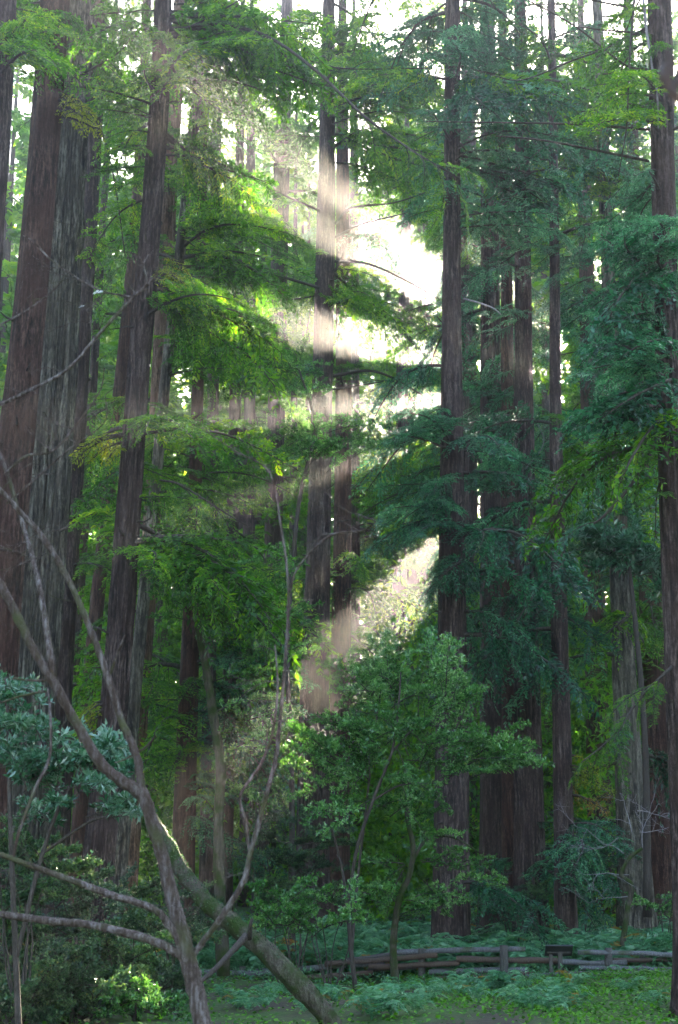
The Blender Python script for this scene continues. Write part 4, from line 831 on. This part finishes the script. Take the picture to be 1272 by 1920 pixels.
# ------------------------------------------------------------------ bare forked tree in the foreground
Yf = 9.0
bt = tag(empty('bare_tree', Vector((at(385, 1960, Yf).x, Yf, float(terrain(at(385, 1960, Yf).x, Yf))))), 'leafless forked tree with smooth brown limbs in the left foreground', 'tree')
gx = at(385, 1960, Yf)
BR = {'trunk': [[(410, 2450, 56), (398, 2100, 52), (385, 1960, 48), (372, 1880, 45), (357, 1815, 45), (347, 1775, 44), (325, 1690, 37), (303, 1600, 34), (285, 1540, 34), (268, 1492, 35), (225, 1462, 30), (185, 1425, 28), (140, 1350, 26), (97, 1272, 26), (60, 1212, 24), (20, 1130, 24), (-25, 1050, 22), (-90, 930, 18), (-140, 800, 12)]],
      'branch': [[(268, 1500, 24), (262, 1450, 22), (256, 1415, 22), (230, 1355, 20), (200, 1262, 20), (170, 1180, 17), (130, 1090, 16), (82, 1010, 16), (30, 950, 14), (-15, 900, 12), (-60, 840, 8)],
                 [(100, 1275, 20), (95, 1230, 18), (72, 1090, 14, .1), (42, 980, 12, .2), (0, 850, 10, .2), (-40, 780, 8, .2), (-60, 690, 5, .2)],
                 [(350, 1790, 22), (312, 1727, 20, -.05), (282, 1702, 18, -.1), (200, 1675, 18, -.15), (100, 1638, 16, -.2), (0, 1602, 14, -.2), (-60, 1580, 10, -.2)],
                 [(350, 1800, 24), (292, 1766, 22), (180, 1736, 21, .1), (90, 1726, 20, .2), (0, 1714, 18, .2), (-70, 1700, 12, .2)],
                 [(25, 1612, 8, -.2), (36, 1560, 9, -.2), (66, 1480, 9, -.15), (93, 1420, 8, -.1), (95, 1340, 7, -.1), (90, 1290, 5)],
                 [(360, 1795, 18), (378, 1770, 16), (412, 1725, 16, -.1), (456, 1655, 15, -.2), (470, 1600, 14, -.2), (500, 1490, 12, -.25), (518, 1420, 12, -.3), (526, 1340, 10, -.3), (536, 1230, 9, -.3), (541, 1100, 8, -.3), (526, 980, 6, -.35), (505, 885, 5, -.4), (440, 845, 4, -.4), (378, 802, 3, -.4)],
                 [(469, 1600, 9, -.2), (461, 1540, 8, -.2), (451, 1492, 8, -.25), (488, 1435, 8, -.3), (512, 1370, 7, -.35), (521, 1290, 6, -.4), (516, 1210, 4, -.4)],
                 [(541, 1112, 7, -.3), (562, 1060, 6, -.35), (620, 1004, 6, -.4), (680, 995, 4, -.45), (705, 978, 3, -.5)],
                 [(-60, 800, 12), (-10, 765, 11), (60, 730, 10), (130, 690, 10), (190, 622, 10), (250, 558, 9), (285, 525, 7), (305, 488, 4)],
                 [(252, 557, 5), (200, 548, 5), (160, 530, 5), (100, 490, 5), (62, 452, 4), (40, 440, 3)], [(278, 535, 5), (270, 500, 5), (260, 480, 4), (245, 475, 3)],
                 [(-30, 625, 6), (50, 582, 5), (100, 545, 4), (124, 515, 3)], [(8, 890, 8), (50, 855, 7), (100, 845, 6), (150, 788, 5), (188, 732, 4), (196, 690, 3)],
                 [(12, 945, 5, .1), (70, 895, 5, .1), (130, 842, 4, .1), (196, 792, 3, .1), (198, 740, 3, .1)], [(172, 622, 3), (168, 590, 3), (152, 570, 3)], [(-10, 1030, 7, .1), (30, 1035, 6, .1), (52, 1045, 6, .1)]],
      'twig': [[(205, 1270, 7), (222, 1220, 6, -.05), (235, 1190, 3, -.1)], [(262, 1410, 7), (280, 1395, 6, -.05), (292, 1380, 4, -.1)], [(97, 1275, 8), (60, 1276, 6, .05), (26, 1272, 6, .1)], [(85, 1296, 7), (40, 1305, 6, .05), (0, 1318, 5, .1)],
               [(250, 1415, 5), (232, 1425, 4), (215, 1430, 3)], [(238, 530, 3), (250, 545, 3), (256, 555, 3)], [(15, 1000, 4, .1), (-20, 985, 4, .1)], [(100, 845, 3), (95, 815, 3), (70, 795, 2)], [(60, 890, 3, .1), (105, 888, 2, .1)],
               [(535, 1150, 4, -.3), (560, 1130, 3, -.3), (590, 1125, 2, -.3)], [(505, 885, 3, -.4), (470, 830, 2, -.4), (462, 812, 2, -.4)], [(195, 1420, 6), (170, 1405, 4), (150, 1398, 3)]]}
TW = []
for nm, lst in BR.items():
    for pts in lst:
        mb = MB(); S_ = pline(mb, bt, pts, Yf, 12 if nm == 'trunk' else 9, 0.69, 6, rough=.07); link(nm, mb.mesh(nm, M['bark_smooth'], True), bt)
        if nm == 'branch': TW += [S_[int(len(S_) * u), :3] for u in (.25, .4, .55, .7, .85, .97) if S_[int(len(S_) * u), 3] < 0.022]
for p in TW:
    if rnd.random() < 0.3: continue
    mb = MB(); a = rnd.uniform(0, 6.28); twiggy(mb, np.array(p) - np.array(bt.location), np.array([math.cos(a), rnd.uniform(-.4, .4), abs(math.sin(a)) * .8 - .15]), rnd.uniform(.12, .42), .0030, 1); link('twig', mb.mesh('twig', M['bark_smooth'], True), bt)
c = np.array([at(180, 552, Yf - .02), at(160, 573, Yf - .02)]) - np.array(bt.location); V, Q = leaf_quads(c, np.array([[-1.0, -.1, -.3], [-.9, 0, -.3]]), np.array([[.2, -.8, .6], [.1, -.6, .8]]), [.075, .045], [.034, .014], .3)
V[:4] += np.array([.05, 0, .02]); link('dry_leaf', make_mesh('dry_leaf', V, Q, M['pale_leaf'], [.5, .6]), bt)

# curled dead leaf close to the lens at the right edge
dl = tag(empty('dead_leaf', at(1285, 20, 2.6)), 'blurred curled brown dead leaf hanging close to the lens, upper right edge', 'leaf')
def curled(cx, cy_, w, h, seed):
    g = np.random.default_rng(seed); nu, nv = 7, 12; V = []; c = at(cx, cy_, 2.6)
    for j in range(nv):
        v = j / (nv - 1); ww = w * math.sin(math.pi * (0.06 + 0.88 * v)) ** .7
        for i in range(nu):
            u = i / (nu - 1) * 2 - 1; V.append((c.x + ww * math.sin(u * 1.4) * .6 + .006 * math.sin(v * 7), c.y - .6 * ww * math.cos(u * 1.4) + .004 * g.normal(), c.z + h * (.5 - v) + .004 * math.sin(u * 5 + v * 4)))
    Q = [(j * nu + i, j * nu + i + 1, (j + 1) * nu + i + 1, (j + 1) * nu + i) for j in range(nv - 1) for i in range(nu - 1)]
    return np.array(V) - np.array(dl.location), Q
for a in [(1252, 132, .022, .088, 1), (1268, 160, .018, .07, 2)]:
    V, Q = curled(*a); link('leaf_blade', make_mesh('leaf_blade', V, Q, M['dry_leaf'], np.linspace(0, 1, len(Q)), True), dl)
mb = MB(); pline(mb, dl, [(1330, -120, 7), (1300, -20, 6), (1275, 60, 5), (1262, 95, 4)], 2.6); link('twig', mb.mesh('twig', M['twig'], True), dl)

# ------------------------------------------------------------------ the air
def haze():
    m, t, out = nodemat('haze_air'); v = N(t, 'ShaderNodeVolumePrincipled')
    v.inputs['Color'].default_value = (0.96, 0.97, 1.0, 1); v.inputs['Density'].default_value = 0.0014; v.inputs['Anisotropy'].default_value = 0.87
    t.links.new(v.outputs[0], out.inputs['Volume'])
    x0, x1, y0, y1, z0, z1 = -255, 255, -65, 325, -3, 112
    V = [(x, y, z) for z in (z0, z1) for y in (y0, y1) for x in (x0, x1)]
    Q = [(0, 2, 3, 1), (4, 5, 7, 6), (0, 1, 5, 4), (2, 6, 7, 3), (0, 4, 6, 2), (1, 3, 7, 5)]
    tag(link('haze', make_mesh('haze', V, Q, m)), 'pale sunlit mist hanging in the air among the trees', 'haze', kind='stuff')
haze()
print('boughs', N_BOUGH[0], 'far leaves', n_far, 'objects', len(bpy.data.objects), 'sun el', math.degrees(sun_el), 'az', math.degrees(sun_az))
